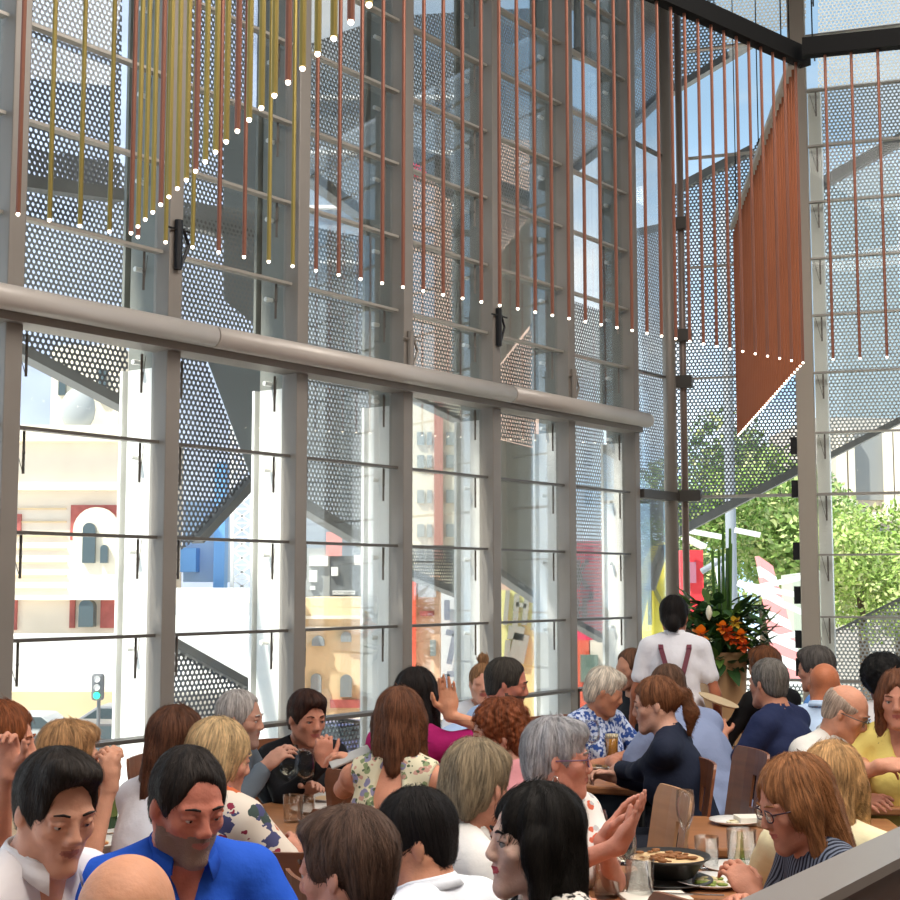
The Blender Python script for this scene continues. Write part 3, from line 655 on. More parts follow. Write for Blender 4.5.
def mesh_field(f, h, box=None, excl=(), noise=None):
    bs = [bounds(p[0], p[1]) for p in f.p if p[3] == 'u' and p[0] != 'fn']
    lo = np.min([b[0] for b in bs], 0)-3*h; hi = np.max([b[1] for b in bs], 0)+3*h
    if box is not None: lo = np.maximum(lo, box[0]); hi = np.minimum(hi, box[1])
    n = np.maximum(4, np.ceil((hi-lo)/h).astype(int)+1)
    ax = [(lo[i]+np.arange(n[i])*h).astype(np.float32) for i in range(3)]
    D = np.full(n, .08, np.float32)
    for kind, a, k, op in f.p:
        b = bounds(kind, a)
        if b is None or op == 'i': sl = (slice(None),)*3
        else:
            m = k+.03; i0 = np.clip(((b[0]-m-lo)/h).astype(int), 0, n-1); i1 = np.clip(((b[1]+m-lo)/h).astype(int)+2, 1, n)
            if (i1 <= i0).any(): continue
            sl = tuple(slice(i0[j], i1[j]) for j in range(3))
        X = ax[0][sl[0]][:, None, None]; Y = ax[1][sl[1]][None, :, None]; Z = ax[2][sl[2]][None, None, :]
        d = prim_d(kind, a, X, Y, Z); A = D[sl]
        if op == 'u': t = np.clip(.5+.5*(A-d)/k, 0, 1); D[sl] = A*(1-t)+d*t-k*t*(1-t)
        else:
            if op == 's': d = -d
            t = np.clip(.5-.5*(A-d)/k, 0, 1); D[sl] = A*(1-t)+d*t+k*t*(1-t)
    if noise is not None:
        D += noise(ax[0][:, None, None], ax[1][None, :, None], ax[2][None, None, :])
    In = D < 0
    c = np.zeros(n-1, np.int8)
    for i in (0, 1):
        for j in (0, 1):
            for l in (0, 1): c += In[i:n[0]-1+i, j:n[1]-1+j, l:n[2]-1+l]
    act = (c > 0) & (c < 8); idx = np.full(n-1, -1, np.int64); ii = np.argwhere(act)
    if len(ii) == 0: return np.zeros((0, 3)), np.zeros((0, 4), int)
    idx[act] = np.arange(len(ii)); acc = np.zeros((len(ii), 3)); cnt = np.zeros(len(ii))
    cor = [(i, j, l) for i in (0, 1) for j in (0, 1) for l in (0, 1)]
    for a in cor:
        for x in range(3):
            if a[x]: continue
            b = list(a); b[x] = 1
            da = D[ii[:, 0]+a[0], ii[:, 1]+a[1], ii[:, 2]+a[2]]; db = D[ii[:, 0]+b[0], ii[:, 1]+b[1], ii[:, 2]+b[2]]
            m = (da < 0) != (db < 0); t = np.where(m, da/np.where(m, da-db, 1), 0)
            p = np.tile(np.array(a, float), (len(ii), 1)); p[:, x] += t
            acc[m] += p[m]; cnt[m] += 1
    V = lo+(ii+acc/cnt[:, None])*h
    Q = []
    for x in range(3):
        y, z = (x+1) % 3, (x+2) % 3
        s0 = [slice(1, n[k]-1) for k in range(3)]; s0[x] = slice(0, n[x]-1); s1 = list(s0); s1[x] = slice(1, n[x])
        A = In[tuple(s0)]; B = In[tuple(s1)]; e = np.argwhere(A != B)
        if len(e) == 0: continue
        fl = A[e[:, 0], e[:, 1], e[:, 2]]; base = e.copy(); base[:, y] += 1; base[:, z] += 1
        def g(dy, dz):
            q = base.copy(); q[:, y] -= dy; q[:, z] -= dz; return idx[q[:, 0], q[:, 1], q[:, 2]]
        q = np.stack([g(1, 1), g(0, 1), g(0, 0), g(1, 0)], 1); q[~fl] = q[~fl][:, ::-1]; Q.append(q)
    Q = np.concatenate(Q); Q = Q[(Q >= 0).all(1)]
    for b0, b1 in excl:
        c = V[Q].mean(1); Q = Q[~((c > b0) & (c < b1)).all(1)]
    return V, Q
def np_mesh(name, parts, mats):
    Vs, Qs, o = [], [], 0
    for V, Q in parts: Vs.append(V); Qs.append(Q+o); o += len(V)
    V = np.concatenate(Vs); Q = np.concatenate(Qs)
    used = np.zeros(len(V), bool); used[Q.ravel()] = True; mp_ = np.cumsum(used)-1; V = V[used]; Q = mp_[Q]
    me = bpy.data.meshes.new(name); me.vertices.add(len(V)); me.vertices.foreach_set('co', V.astype(np.float32).ravel())
    me.loops.add(Q.size); me.loops.foreach_set('vertex_index', Q.astype(np.int32).ravel())
    me.polygons.add(len(Q)); me.polygons.foreach_set('loop_start', np.arange(0, Q.size, 4, dtype=np.int32)); me.polygons.foreach_set('loop_total', np.full(len(Q), 4, np.int32))
    me.polygons.foreach_set('use_smooth', np.ones(len(Q), bool))
    for m in mats: me.materials.append(m)
    me.update(calc_edges=True); return me, V, Q

def rotz(a): c, s = math.cos(a), math.sin(a); return np.array([[c, -s, 0], [s, c, 0], [0, 0, 1.]])
def rotx(a): c, s = math.cos(a), math.sin(a); return np.array([[1, 0, 0], [0, c, -s], [0, s, c]])
def roty(a): c, s = math.cos(a), math.sin(a); return np.array([[c, 0, s], [0, 1, 0], [-s, 0, c]])
def unit(v): v = np.array(v, float); return v/np.linalg.norm(v)

M_lip = {}
def skin_mats(tone, lip, beard):
    k = tone+lip+beard
    if k in M_lip: return M_lip[k]
    M_lip[k] = [mat('skin_'+tone[1:], tone, .58, var=.09, vscale=22, sub=.08, spec=.3, bump=.12, bscale=90), mat('lips_'+lip[1:], lip, .4), mat('stubble_'+beard[1:], beard, .75, bump=.4, bscale=300)]
    return M_lip[k]
def hair_mat(c):
    """strands run down from the crown: noise fine around the head, coarse along it (in the head's own coordinates)"""
    nm = 'hair_'+c[1:]
    if nm in MATS: return MATS[nm]
    m = mat(nm, c, .62, spec=.22); t = m.node_tree; b = t.nodes['Principled BSDF']; co = _n(t, 'ShaderNodeTexCoord')
    def V(op, a, bb):
        n = _n(t, 'ShaderNodeVectorMath', operation=op)
        for i, x in enumerate((a, bb)):
            if x is None: continue
            if hasattr(x, 'default_value'): t.links.new(x, n.inputs[i])
            else: n.inputs[i].default_value = x
        return n.outputs[0]
    o = co.outputs['Object']; flat = V('MULTIPLY', V('ADD', o, (0, .035, 0)), (1, 1, .12)); nrm = V('NORMALIZE', flat, None)
    vec = V('ADD', V('MULTIPLY', nrm, (1, 1, .2)), V('MULTIPLY', o, (.6, .6, 1.1)))
    cc = lin(c)
    n1 = _n(t, 'ShaderNodeTexNoise'); n1.inputs['Scale'].default_value = 11; n1.inputs['Detail'].default_value = 5; n1.inputs['Roughness'].default_value = .7; t.links.new(vec, n1.inputs['Vector'])
    r = _n(t, 'ShaderNodeValToRGB'); e = r.color_ramp.elements; e[0].position = .36; e[0].color = (*[x*.45 for x in cc], 1); e[1].position = .64; e[1].color = (*[min(1, x*1.45) for x in cc], 1)
    t.links.new(n1.outputs['Fac'], r.inputs['Fac']); t.links.new(r.outputs[0], b.inputs['Base Color'])
    n2 = _n(t, 'ShaderNodeTexNoise'); n2.inputs['Scale'].default_value = 26; n2.inputs['Detail'].default_value = 4; t.links.new(vec, n2.inputs['Vector'])
    bp = _n(t, 'ShaderNodeBump'); bp.inputs['Strength'].default_value = .8; bp.inputs['Distance'].default_value = .006
    t.links.new(n2.outputs['Fac'], bp.inputs['Height']); t.links.new(bp.outputs[0], b.inputs['Normal'])
    return m
def fabric(kind, c, c2=None):
    nm = 'fabric_%s_%s' % (kind, c[1:])
    if nm in MATS: return MATS[nm]
    if kind == 'plain': return mat(nm, c, .8, bump=.25, bscale=22, spec=.2)
    m = mat(nm, c, .8, spec=.2); t = m.node_tree; b = t.nodes['Principled BSDF']; co = _n(t, 'ShaderNodeTexCoord')
    cols = [lin(x) for x in c2]
    if kind.startswith('floral'):
        fs = 2.3 if kind == 'floral_small' else 1
        last = None
        base = _n(t, 'ShaderNodeRGB'); base.outputs[0].default_value = (*lin(c), 1); last = base.outputs[0]
        for i, cc in enumerate(cols):
            mpn = _n(t, 'ShaderNodeMapping'); mpn.inputs['Location'].default_value = (i*3.1, i*1.7, i*.9); t.links.new(co.outputs['Object'], mpn.inputs[0])
            wn = _n(t, 'ShaderNodeTexNoise'); wn.inputs['Scale'].default_value = 30; t.links.new(mpn.outputs[0], wn.inputs['Vector'])
            ad = _n(t, 'ShaderNodeMix', data_type='VECTOR'); ad.inputs[0].default_value = .06/fs; t.links.new(mpn.outputs[0], ad.inputs[4]); t.links.new(wn.outputs['Color'], ad.inputs[5])
            vo = _n(t, 'ShaderNodeTexVoronoi'); vo.inputs['Scale'].default_value = (9+3*i)*fs; t.links.new(ad.outputs[1], vo.inputs['Vector'])
            lt = _n(t, 'ShaderNodeMath', operation='LESS_THAN'); lt.inputs[1].default_value = .33 if i < 3 else .25; t.links.new(vo.outputs['Distance'], lt.inputs[0])
            mx = _n(t, 'ShaderNodeMix', data_type='RGBA'); t.links.new(lt.outputs[0], mx.inputs[0]); t.links.new(last, mx.inputs[6]); mx.inputs[7].default_value = (*cc, 1); last = mx.outputs[2]
        t.links.new(last, b.inputs['Base Color'])
    else:
        if kind == 'stripe':
            n = _n(t, 'ShaderNodeTexWave'); n.inputs['Scale'].default_value = 22; n.inputs['Distortion'].default_value = 3.5; n.inputs['Detail'].default_value = 1
        else:
            n = _n(t, 'ShaderNodeTexNoise'); n.inputs['Scale'].default_value = 45; n.inputs['Detail'].default_value = 2
        t.links.new(co.outputs['Object'], n.inputs['Vector'])
        r = _n(t, 'ShaderNodeValToRGB'); e = r.color_ramp.elements; e[0].position = .46; e[0].color = (*lin(c), 1); e[1].position = .54; e[1].color = (*cols[0], 1)
        t.links.new(n.outputs[0], r.inputs['Fac']); t.links.new(r.outputs[0], b.inputs['Base Color'])
    return m

def head_field(f, T, fem, down, lf=1.0):
    """skull, jaw, nose, lips, ears in head coordinates; T maps head coordinates to the figure's"""
    Rm, c = T; H = lambda x, y, z: Rm @ np.array([x, y, z])+c
    el = lambda p, r, k=.02, op='u', R2=None: f.el(H(*p), r, Rm if R2 is None else Rm @ R2, k, op)
    rc = lambda a, b, ra, rb, k=.015, op='u': f.rc(H(*a), H(*b), ra, rb, k, op)
    el((0, -.012, .032), (.073, .092, .084)); el((0, .026, -.018), (.058, .056, .084), .03)
    jw = .040 if fem else .046
    for s in (-1, 1):
        rc((s*.056, -.008, -.035), (s*jw, .012, -.068), .018, .018, .02); rc((s*jw, .012, -.068), (s*.012, .066, -.1), .02, .017, .025)
        el((s*.034, .056, -.022), (.026, .022, .02), .02)
        el((s*.031, .094, .004), (.016, .0135, .012), .010, 's')
        rc((s*.016, .080, .021), (s*.044, .070, .020), .0085 if fem else .0105, .007, .012)
        uz = .0105-.0055*down; rc((s*.019, .0815, uz-.001), (s*.031, .0845, uz+.001), .0052, .0056, .005); rc((s*.031, .0845, uz+.001), (s*.045, .074, uz-.002), .0056, .005, .005)
        rc((s*.020, .0805, -.0085), (s*.043, .0745, -.0085), .0045, .0045, .007)
        el((s*.077, -.006, -.004), (.0065, .0145, .0255), .008, 'u', rotz(s*.3) @ roty(s*-.1))
        el((s*.0870, .002, .001), (.003, .007, .014), .004, 's', rotz(s*.3))
        el((s*.0105, .093, -.031), (.008, .010, .008), .006)
    el((0, .068, -.094 if fem else -.098), (.018, .015, .015), .025); el((0, .060, -.055), (.034, .026, .036), .02)
    rc((0, .081, .018), (0, .0985, -.024), .0080, .0105, .012)
    rc((-.020, .0805, -.0545), (0, .0880, -.0520), .0035, .0050*lf, .006); rc((.020, .0805, -.0545), (0, .0880, -.0520), .0035, .0050*lf, .006)
    rc((-.015, .0815, -.0630), (.015, .0815, -.0630), .0052, .0052, .006); rc((-.004, .0840, -.0630), (.004, .0840, -.0630), .0055*lf, .0055*lf, .006)
    rc((-.021, .0895, -.0577), (.021, .0895, -.0577), .0018, .0018, .003, 's')
def hair_field(style, T, col):
    f = Field(); Rm, c = T; H = lambda x, y, z: Rm @ np.array([x, y, z])+c
    el = lambda p, r, k=.02, op='u', R2=None: f.el(H(*p), r, Rm if R2 is None else Rm @ R2, k, op)
    rc = lambda a, b, ra, rb, k=.015, op='u': f.rc(H(*a), H(*b), ra, rb, k, op)
    pl = lambda p, n, k=.006: f.pl(H(*p), Rm @ np.array(n, float), k)
    amp = .003; fr = 60
    def face(w=.066, z=-.03, rz=.112, y=.108): el((0, y, z), (w, .078, rz), .008, 's')
    if style in ('short', 'quiff', 'buzz', 'crop', 'thin'):
        t = {'short': .009, 'quiff': .011, 'buzz': .006, 'crop': .012, 'thin': .008}[style]
        el((0, -.014, .034), (.073+t*.9, .092+t, .084+t*1.1)); el((0, -.05, -.03), (.064, .045, .055), .03)
        if style == 'quiff': el((0, .030, .098), (.062, .066, .036), .03); rc((-.035, .066, .098), (.038, .062, .112), .018, .024, .02)
        if style == 'crop': el((0, .045, .085), (.06, .05, .03), .03)
        el((0, .118, -.03), (.079, .088, .138 if style != 'crop' else .108), .014, 's')
        for s in (-1, 1): el((s*.090, .010, -.046), (.028, .034, .05), .01, 's')
        pl((0, -.08, -.07), (0, .35, -1)); amp = .002
    elif style == 'balding':
        el((0, -.016, .030), (.080, .097, .088)); el((0, -.05, -.03), (.066, .045, .055), .03)
        el((0, .02, .1), (.085, .12, .072), .012, 's'); el((0, .115, -.03), (.085, .1, .12), .01, 's')
        for s in (-1, 1): el((s*.085, .02, -.035), (.03, .036, .052), .01, 's')
        pl((0, -.08, -.06), (0, .3, -1)); amp = .001
    elif style == 'bob':
        el((0, -.016, .034), (.09, .106, .097)); el((0, -.03, -.035), (.094, .086, .082), .03); face()
        pl((0, 0, -.108), (0, .15, -1), .012)
    elif style == 'shortw':
        el((0, -.016, .038), (.083, .101, .093)); el((0, -.055, -.02), (.073, .055, .07), .03); el((0, .05, .085), (.06, .04, .03), .03); face(.066, -.03, .098)
        for s in (-1, 1): el((s*.092, .02, -.05), (.03, .04, .05), .01, 's')
        amp = .004
    elif style == 'curly':
        el((0, -.016, .038), (.092, .104, .096)); el((0, -.05, -.02), (.086, .066, .08), .03); face(.064, -.03, .1); amp = .009; fr = 90
    elif style in ('long', 'longwavy', 'longside', 'mid'):
        L = {'long': .26, 'longwavy': .34, 'longside': .30, 'mid': .17}[style]
        el((0, -.016, .034), (.086, .104, .094)); el((0, -.062, -L*.42), (.086, .044, L*.58), .04)
        for s in (-1, 1): rc((s*.072, .0, .0), (s*.082, .012, -L*.75), .026, .02, .03)
        for s in (-1, 1): el((s*.074, .006, -.015), (.020, .046, .055), .02)
        rc((0, -.07, -.05), (.0, -.085, -L*.9), .05, .03, .04)
        face(.060, -.04, .122, .116); amp = .004
    elif style == 'ponytail':
        el((0, -.014, .034), (.081, .100, .092)); rc((0, -.1, .045), (0, -.135, .03), .022, .02, .02); rc((0, -.135, .03), (0, -.145, -.05), .024, .03, .02); rc((0, -.145, -.05), (.01, -.12, -.14), .03, .012, .02)
        el((0, .11, -.03), (.07, .084, .1), .01, 's'); el((0, -.02, -.12), (.08, .09, .075), .02, 's')
        for s in (-1, 1): el((s*.088, .01, -.03), (.026, .03, .045), .01, 's')
    elif style == 'bun_top':
        el((0, -.014, .034), (.079, .098, .09)); el((0, -.02, .145), (.036, .036, .032), .01)
        el((0, .11, -.03), (.07, .084, .1), .01, 's'); el((0, -.02, -.12), (.08, .09, .08), .02, 's')
    elif style == 'bun_low':
        el((0, -.014, .036), (.083, .102, .094)); el((.0, -.105, -.05), (.045, .04, .05), .012); el((0, -.05, -.02), (.075, .06, .06), .03)
        el((0, .11, -.03), (.07, .084, .1), .01, 's'); pl((0, 0, -.1), (0, 0, -1))
    elif style == 'afro':
        el((0, -.03, .05), (.12, .12, .115)); face(.062, -.04, .1); amp = .006; fr = 110
    if not f.p: return None
    cc = c
    def noise(X, Y, Z):
        a = np.arctan2(Y-cc[1], X-cc[0]+1e-6); return amp*np.sin(a*(9 if fr < 80 else 13)+np.sin((Z-cc[2])*(14 if fr < 80 else fr))*(.8 if fr < 80 else 2.5)+Z*0)*(np.ones_like(Z) if fr < 80 else np.sin((Z-cc[2])*fr))
    return f, noise

def strands(V, Q, N, L, wd, seed, curly=False, flat=0):
    """fine locks lying on the hair surface, in head coordinates"""
    rg = np.random.RandomState(seed % 9999); qc = V[Q].mean(1); ok = np.where((np.hypot(qc[:, 0], qc[:, 1]+.035) > .03) | (qc[:, 2] < .05))[0]; k = ok[rg.randint(0, len(ok), N)]; q = V[Q[k]]; c = q.mean(1)
    n = np.cross(q[:, 2]-q[:, 0], q[:, 3]-q[:, 1]); n /= np.linalg.norm(n, axis=1)[:, None]+1e-12
    r = np.stack([c[:, 0], c[:, 1]+.035, np.zeros(N)], 1); r /= np.linalg.norm(r, axis=1)[:, None]+1e-9
    g = r*.9-np.array([0, 0, 1.]); t = g-n*(n*g).sum(1)[:, None]+rg.normal(0, .9 if curly else .16, (N, 3)); t -= n*(n*t).sum(1)[:, None]; t /= np.linalg.norm(t, axis=1)[:, None]+1e-9
    s = np.cross(n, t); ln = L*rg.uniform(.6, 1.5, N)[:, None]; lift = rg.uniform(.0005, .0045, N)[:, None]; P_ = []; M_ = 5
    for i in range(M_):
        u = i/(M_-1); w_ = wd*(1-.75*abs(2*u-.9)); p = c+t*ln*(u-.5)+n*(lift*math.sin(PI*min(1, u*.8+.1))*(1.6 if curly else 1)-.0008)
        if curly: p = p+s*.006*math.sin(u*5)
        P_ += [p-s*w_/2, p+s*w_/2]
    A = np.stack(P_, 1).reshape(-1, 3); base = np.arange(N)[:, None]*2*M_
    F_ = np.concatenate([base+np.array([[2*i, 2*i+1, 2*i+3, 2*i+2]]) for i in range(M_-1)]); return A, F_

def hand_prims(f, W, d, n, side, curl=.35, spread=.0, grip=0):
    """palm, four fingers of different length and a thumb; d along the hand, n out of the palm, side +1 when the thumb is on the +s side"""
    d = unit(d); n = np.array(n, float); n = unit(n-d*(n @ d)); s = np.cross(d, n)*side
    f.el(W+d*.048, (.042, .052, .016), np.stack([s, d, n], 1), .012)
    f.rc(W-d*.01, W+d*.03, .024, .024, .02)
    for i, (L, o) in enumerate(((.070, .030), (.078, .010), (.072, -.010), (.056, -.029))):
        p = W+d*(.084-abs(o-.005)*.25)+s*o; ang = curl*(1+.12*i)*.7; r = .0088-.0007*i
        dirv = unit(d+s*o*spread*12)
        for j, fr_ in enumerate((.45, .30, .25)):
            a = dirv*math.cos(ang)+n*math.sin(ang); q = p+a*L*fr_; f.rc(p, q, r, r*.92, .006); p = q; r *= .92; ang += curl*(1.15 if j == 0 else .8)
    p = W+d*.018+s*.026; a = unit(d*.62+s*.68+n*(.35+grip*.5)); q = p+a*.042; f.rc(p, q, .0125, .010, .014)
    a2 = unit(d*.85+s*.25+n*(.35+grip)); q2 = q+a2*.03; f.rc(q, q2, .010, .009, .008); f.rc(q2, q2+unit(d*.9+s*.05+n*(.4+grip))*.022, .009, .0075, .008)

def two_bone(S0, T, l1, l2, pole):
    v = T-S0; d = min(np.linalg.norm(v), (l1+l2)*.985); u = unit(v); T = S0+u*d
    a = (l1*l1-l2*l2+d*d)/(2*d); h = math.sqrt(max(0, l1*l1-a*a)); p = np.array(pole, float); p = unit(p-u*(p @ u))
    return S0+u*a+p*h, T
def bake_glasses(T, root, m):
    Rm, c = T; mb = MB(); H = lambda x, y, z: Vector(Rm @ np.array([x, y, z])+c)
    for s in (-1, 1):
        pts = [H(s*.031+.0215*math.copysign(abs(math.cos(a))**.75, math.cos(a)), .0985-.006*abs(math.cos(a)), .002+.016*math.copysign(abs(math.sin(a))**.75, math.sin(a))) for a in [2*PI*i/18 for i in range(19)]]
        mb.tube(pts, .0022, 6); mb.tube([H(s*.053, .093, .008), H(s*.079, .06, .008), H(s*.083, -.005, .004)], .0022, 6)
    mb.tube([H(-.0095, .1, .004), H(0, .104, .007), H(.0095, .1, .004)], .0018, 6)
    g = mb.build('glasses', m, root, True)
    for s in (-1, 1):
        mb = MB(); mb.add([H(s*.031+.02*math.cos(a), .097, .002+.0145*math.sin(a)) for a in [2*PI*i/14 for i in range(14)]], [tuple(range(14))])
        mb.build('lens', glass_mat('spectacle_lens', (.97, .97, .97)), g)

LEGM = {}
def person(label, px, ytop, ychin, Y, yaw, pitch=0, roll=0, byaw=None, lean=12, fem=False, tone='#c98f74', lip=None, beard=None, hair='short', hcol='#3a2c22',
           top=('plain', '#dddddd'), sleeve='short', trousers='#2b2e38', hands=None, curl=(.35, .35), bulk=1.0, stand=False, collar=False, vneck=0, glasses=None, brow=None,
           earring=False, hpx=None, scale=1.0, open_back=False, deep=0, chair=True, eyes=True, name='person', hd=(None, None), hn=(None, None)):
    byaw = yaw if byaw is None else byaw
    W0 = P(px, (ytop+ychin)/2, Y)
    rz = R(byaw+180); Rb = rotz(rz)
    hb = rotz(R(yaw-byaw)) @ rotx(-R(pitch)) @ roty(R(roll)); sc = scale
    head_w = np.array(W0)
    zc = head_w[2]
    hipz = .555 if not stand else .93
    nbo = np.array([0, -.040, -.134])*1.0
    le = R(lean); nb_z = zc+nbo[2]
    yb = math.tan(le)*(nb_z-hipz)
    hc = np.array([0, yb-nbo[1], zc]) + (rotx(-R(pitch*.5)) @ (-nbo)) - (-nbo)
    Xr = Rb @ np.array([hc[0], hc[1], 0]); origin = np.array([head_w[0], head_w[1], 0])-np.array([Xr[0], Xr[1], 0])
    toL = lambda p: Rb.T @ (np.array(p, float)-origin)
    T = (hb, hc); NB = np.array([0, yb, nb_z]); HP = np.array([0, 0, hipz]); ax_u = unit(NB-HP); ax_x = np.array([1., 0, 0]); ax_f = np.cross(ax_u, ax_x)
    Lr = np.linalg.norm(NB-HP); Rt = np.stack([ax_x, ax_f, ax_u], 1); t_ = lambda t, x=0, y=0: HP+ax_u*Lr*t+ax_x*x+ax_f*y
    b = bulk; sw = (.158 if fem else .178)*(.9+.1*b); far = max(1.0, Y/3.4)
    ar = .85 if fem else 1.0
    def torso(f, g, arms=True, low=True):
        f.el(t_(.03, 0, -.01), (.165*b+g, .125*b+g, .125+g), Rt, .04); f.el(t_(.30), ((.132 if fem else .145)*b+g, .112*b+g, .15+g), Rt, .06)
        f.el(t_(.62, 0, -.005), ((.142 if fem else .160)*b+g, .112*b+g, .17+g), Rt, .05)
        if fem:
            for s in (-1, 1): f.el(t_(.60, s*.065, .085*b), (.062+g, .055+g, .062+g), Rt, .04)
        elif b > 1.05: f.el(t_(.28, 0, .05), (.13*b+g, .11*b+g, .14+g), Rt, .05)
        f.rc(t_(.89, -sw+.045, -.005), t_(.89, sw-.045, -.005), .05+g, .05+g, .05)
        for s in (-1, 1): f.rc(t_(1.02, s*.02, -.01), t_(.905, s*(sw-.015), -.008), .045+g, .047*ar+g, .04)
    SH = [t_(.89, s*sw, -.005) for s in (-1, 1)]; l1, l2 = (.275, .245) if fem else (.295, .262)
    AR = []
    for i, s in enumerate((-1, 1)):
        tgt = None if hands is None else hands[i]
        if stand and tgt is None: tg = SH[i]+np.array([s*.10, .05, -.50]); pole = (s*.5, -1, 0)
        elif tgt is None: tg = np.array([s*.14, min(yb+.30, yb+.34), .80]); pole = (s*.8, -.3, -.8)
        else: tg = toL(P(*tgt[:3])) ; pole = tgt[3] if len(tgt) > 3 else (s*.6, -.3, -.8)
        E, Wr = two_bone(SH[i], tg, l1, l2, pole); AR.append((SH[i], E, Wr, tgt is not None))
    f = Field(); head_field(f, T, fem, max(0, min(1, pitch/20)), 1.25 if fem else 1.0)
    f.rc(hc+hb @ np.array([0, -.022, -.05]), NB+ax_u*-.02, (.050 if fem else .058), (.054 if fem else .064), .03)
    torso(f, -.006)
    boxes = []; hp = (hc-.15, hc+.15)
    for i, (s0, e, w_, vis) in enumerate(AR):
        s = (-1, 1)[i]
        f.rc(s0, e, .048*ar*b**.5, .038*ar, .03); f.rc(e, w_, .040*ar, .026*ar, .02)
        d = unit(w_-e); 
        if hd[i] is not None: d = unit(Rb.T @ np.array(hd[i], float))
        n_ = np.array([-s*.6, 0, -.8]) if hn[i] is None else Rb.T @ np.array(hn[i], float)
        if abs(unit(n_) @ d) > .95: n_ = np.array([-s*1., .2, 0])
        sd = np.cross(d, unit(n_-d*(n_ @ d))); want = 1 if (sd @ np.array([-s, .3, .6])) > 0 else -1
        hand_prims(f, w_+d*.01, d, n_, want, curl[i]); hc2 = w_+d*.09; boxes.append((hc2-.105, hc2+.105))
    if stand:
        for s in (-1, 1):
            f.rc((s*.085, 0, .90), (s*.10, .02, .50), .085, .055, .03); f.rc((s*.10, .02, .5), (s*.10, -.02, .09), .056, .036, .02); f.rc((s*.1, -.03, .05), (s*.11, .12, .035), .038, .03, .02)
    else:
        for s in (-1, 1):
            f.rc((s*.085, .03, .535), (s*.12, .43, .53), .082*b**.5, .058, .03); f.rc((s*.12, .43, .52), (s*.12, .40, .10), .055, .036, .02); f.rc((s*.12, .40, .055), (s*.13, .54, .035), .036, .028, .02)
    hh = max(.0030, .0012*Y); hhd = max(.0030, .0011*Y); hb_ = max(.009, .0026*Y)
    parts = [mesh_field(f, hh, hp)]
    ex = [(hp[0]+hb_*.6, hp[1]-hb_*.6)]
    for i, bx in enumerate(boxes):
        if AR[i][3]: parts.append(mesh_field(f, hhd, bx)); ex.append((bx[0]+hb_*.6, bx[1]-hb_*.6)); 
        else: parts.append(mesh_field(f, .0055, bx)); ex.append((bx[0]+hb_*.6, bx[1]-hb_*.6))
    parts.append(mesh_field(f, hb_, None, ex))
    lip = lip or ('#b3635a' if fem else '#a9695c')
    me, V, Q = np_mesh(name, parts, skin_mats(tone, lip, beard or tone))
    C = V[Q].mean(1); Lc = (C-hc) @ hb; mi = np.zeros(len(Q), np.int32)
    lipm = (np.abs(Lc[:, 0]) < .0215) & (Lc[:, 1] > .074) & (Lc[:, 2] < -.0485-.14*np.abs(Lc[:, 0])) & (Lc[:, 2] > -.0685+.36*np.abs(Lc[:, 0])); 
    if beard:
        bm_ = (Lc[:, 2] < -.036-.0*Lc[:, 1]) & (Lc[:, 2] > -.125) & (Lc[:, 1] > .005) & (np.abs(Lc[:, 0]) < .075); bm_ &= ~((Lc[:, 2] > -.042) & (np.abs(Lc[:, 0]) > .03) & (Lc[:, 1] > .03)); mi[bm_] = 2
    mi[lipm] = 1
    me.polygons.foreach_set('material_index', mi)
    root = link(name, me, None, None, tuple(origin), rz); tag(root, label, 'person')
    # eyes and brows
    if Y < 7 and eyes and abs(((yaw+180) % 360)-180) < 135:
        for s in (-1, 1):
            c = hc+hb @ np.array([s*.0315, .0745, .001]); mb = MB(); mb.ball(c, .0108, 14, 10); e = mb.build('eye', mat('eye_white', '#b5aaa2', .4), root, True)
            c2 = hc+hb @ np.array([s*.0312, .0800, .001-.002*max(0, min(1, pitch/20))]); mb = MB(); mb.ball(c2, .0059, 10, 8); mb.build('iris', mat('iris', '#2a1c14', .2), e, True)
            mb = MB(); hv = lambda x, y, z: Vector(hb @ np.array([x, y, z])+hc)
            mb.tube([hv(s*.014, .0905, .0235), hv(s*.03, .0905, .0285), hv(s*.046, .079, .0245)], [.0024, .0034, .0018], 6); mb.build('eyebrow', hair_mat(brow or hcol), root, True)
            if fem:
                mb = MB(); uz = .0105-.0055*max(0, min(1, pitch/20)); mb.tube([hv(s*.019, .0865, uz-.004), hv(s*.031, .0905, uz-.003), hv(s*.046, .0785, uz-.005)], .0011, 5); mb.build('eyelash', M_clamp, root, True)
    hf = hair_field(hair, T, hcol)
    if hf:
        hv_, hq_ = mesh_field(hf[0], max(.0035, .0012*Y), None, (), hf[1]); hv_ = (hv_-hc) @ hb
        nst = int(np.clip(9000/Y**1.2, 500, 2600)*(1.6 if 'long' in hair or hair == 'mid' else 1)*(.25 if hair == 'balding' else 1))
        sv_, sq_ = strands(hv_, hq_, nst, {'short': .022, 'quiff': .032, 'crop': .028, 'balding': .012, 'curly': .03, 'afro': .03}.get(hair, .045), max(.0016, .0006*Y), int(px*7), hair in ('curly', 'afro'))
        me, V, Q = np_mesh('hair', [(hv_, hq_), (sv_, sq_)], [hair_mat(hcol)])
        ho = link('hair', me, None, root); ho.matrix_local = Matrix([[*map(float, hb[i]), float(hc[i])] for i in range(3)]+[[0, 0, 0, 1]])
    # garment
    g = Field(); gi = .010 if not deep else .02
    torso(g, gi)
    for i, (s0, e, w_, vis) in enumerate(AR):
        s = (-1, 1)[i]
        if sleeve == 'none': continue
        te = {'short': .62, 'long': 1}[sleeve]
        e2 = s0+(e-s0)*te; ra = .052*ar*b**.5+gi; g.rc(s0, e2, ra, (.046 if sleeve == 'short' else .040)*ar+gi*1.3, .03)
        if sleeve == 'long': g.rc(e, e+(w_-e)*.93, .043*ar+gi, .030*ar+gi, .02)
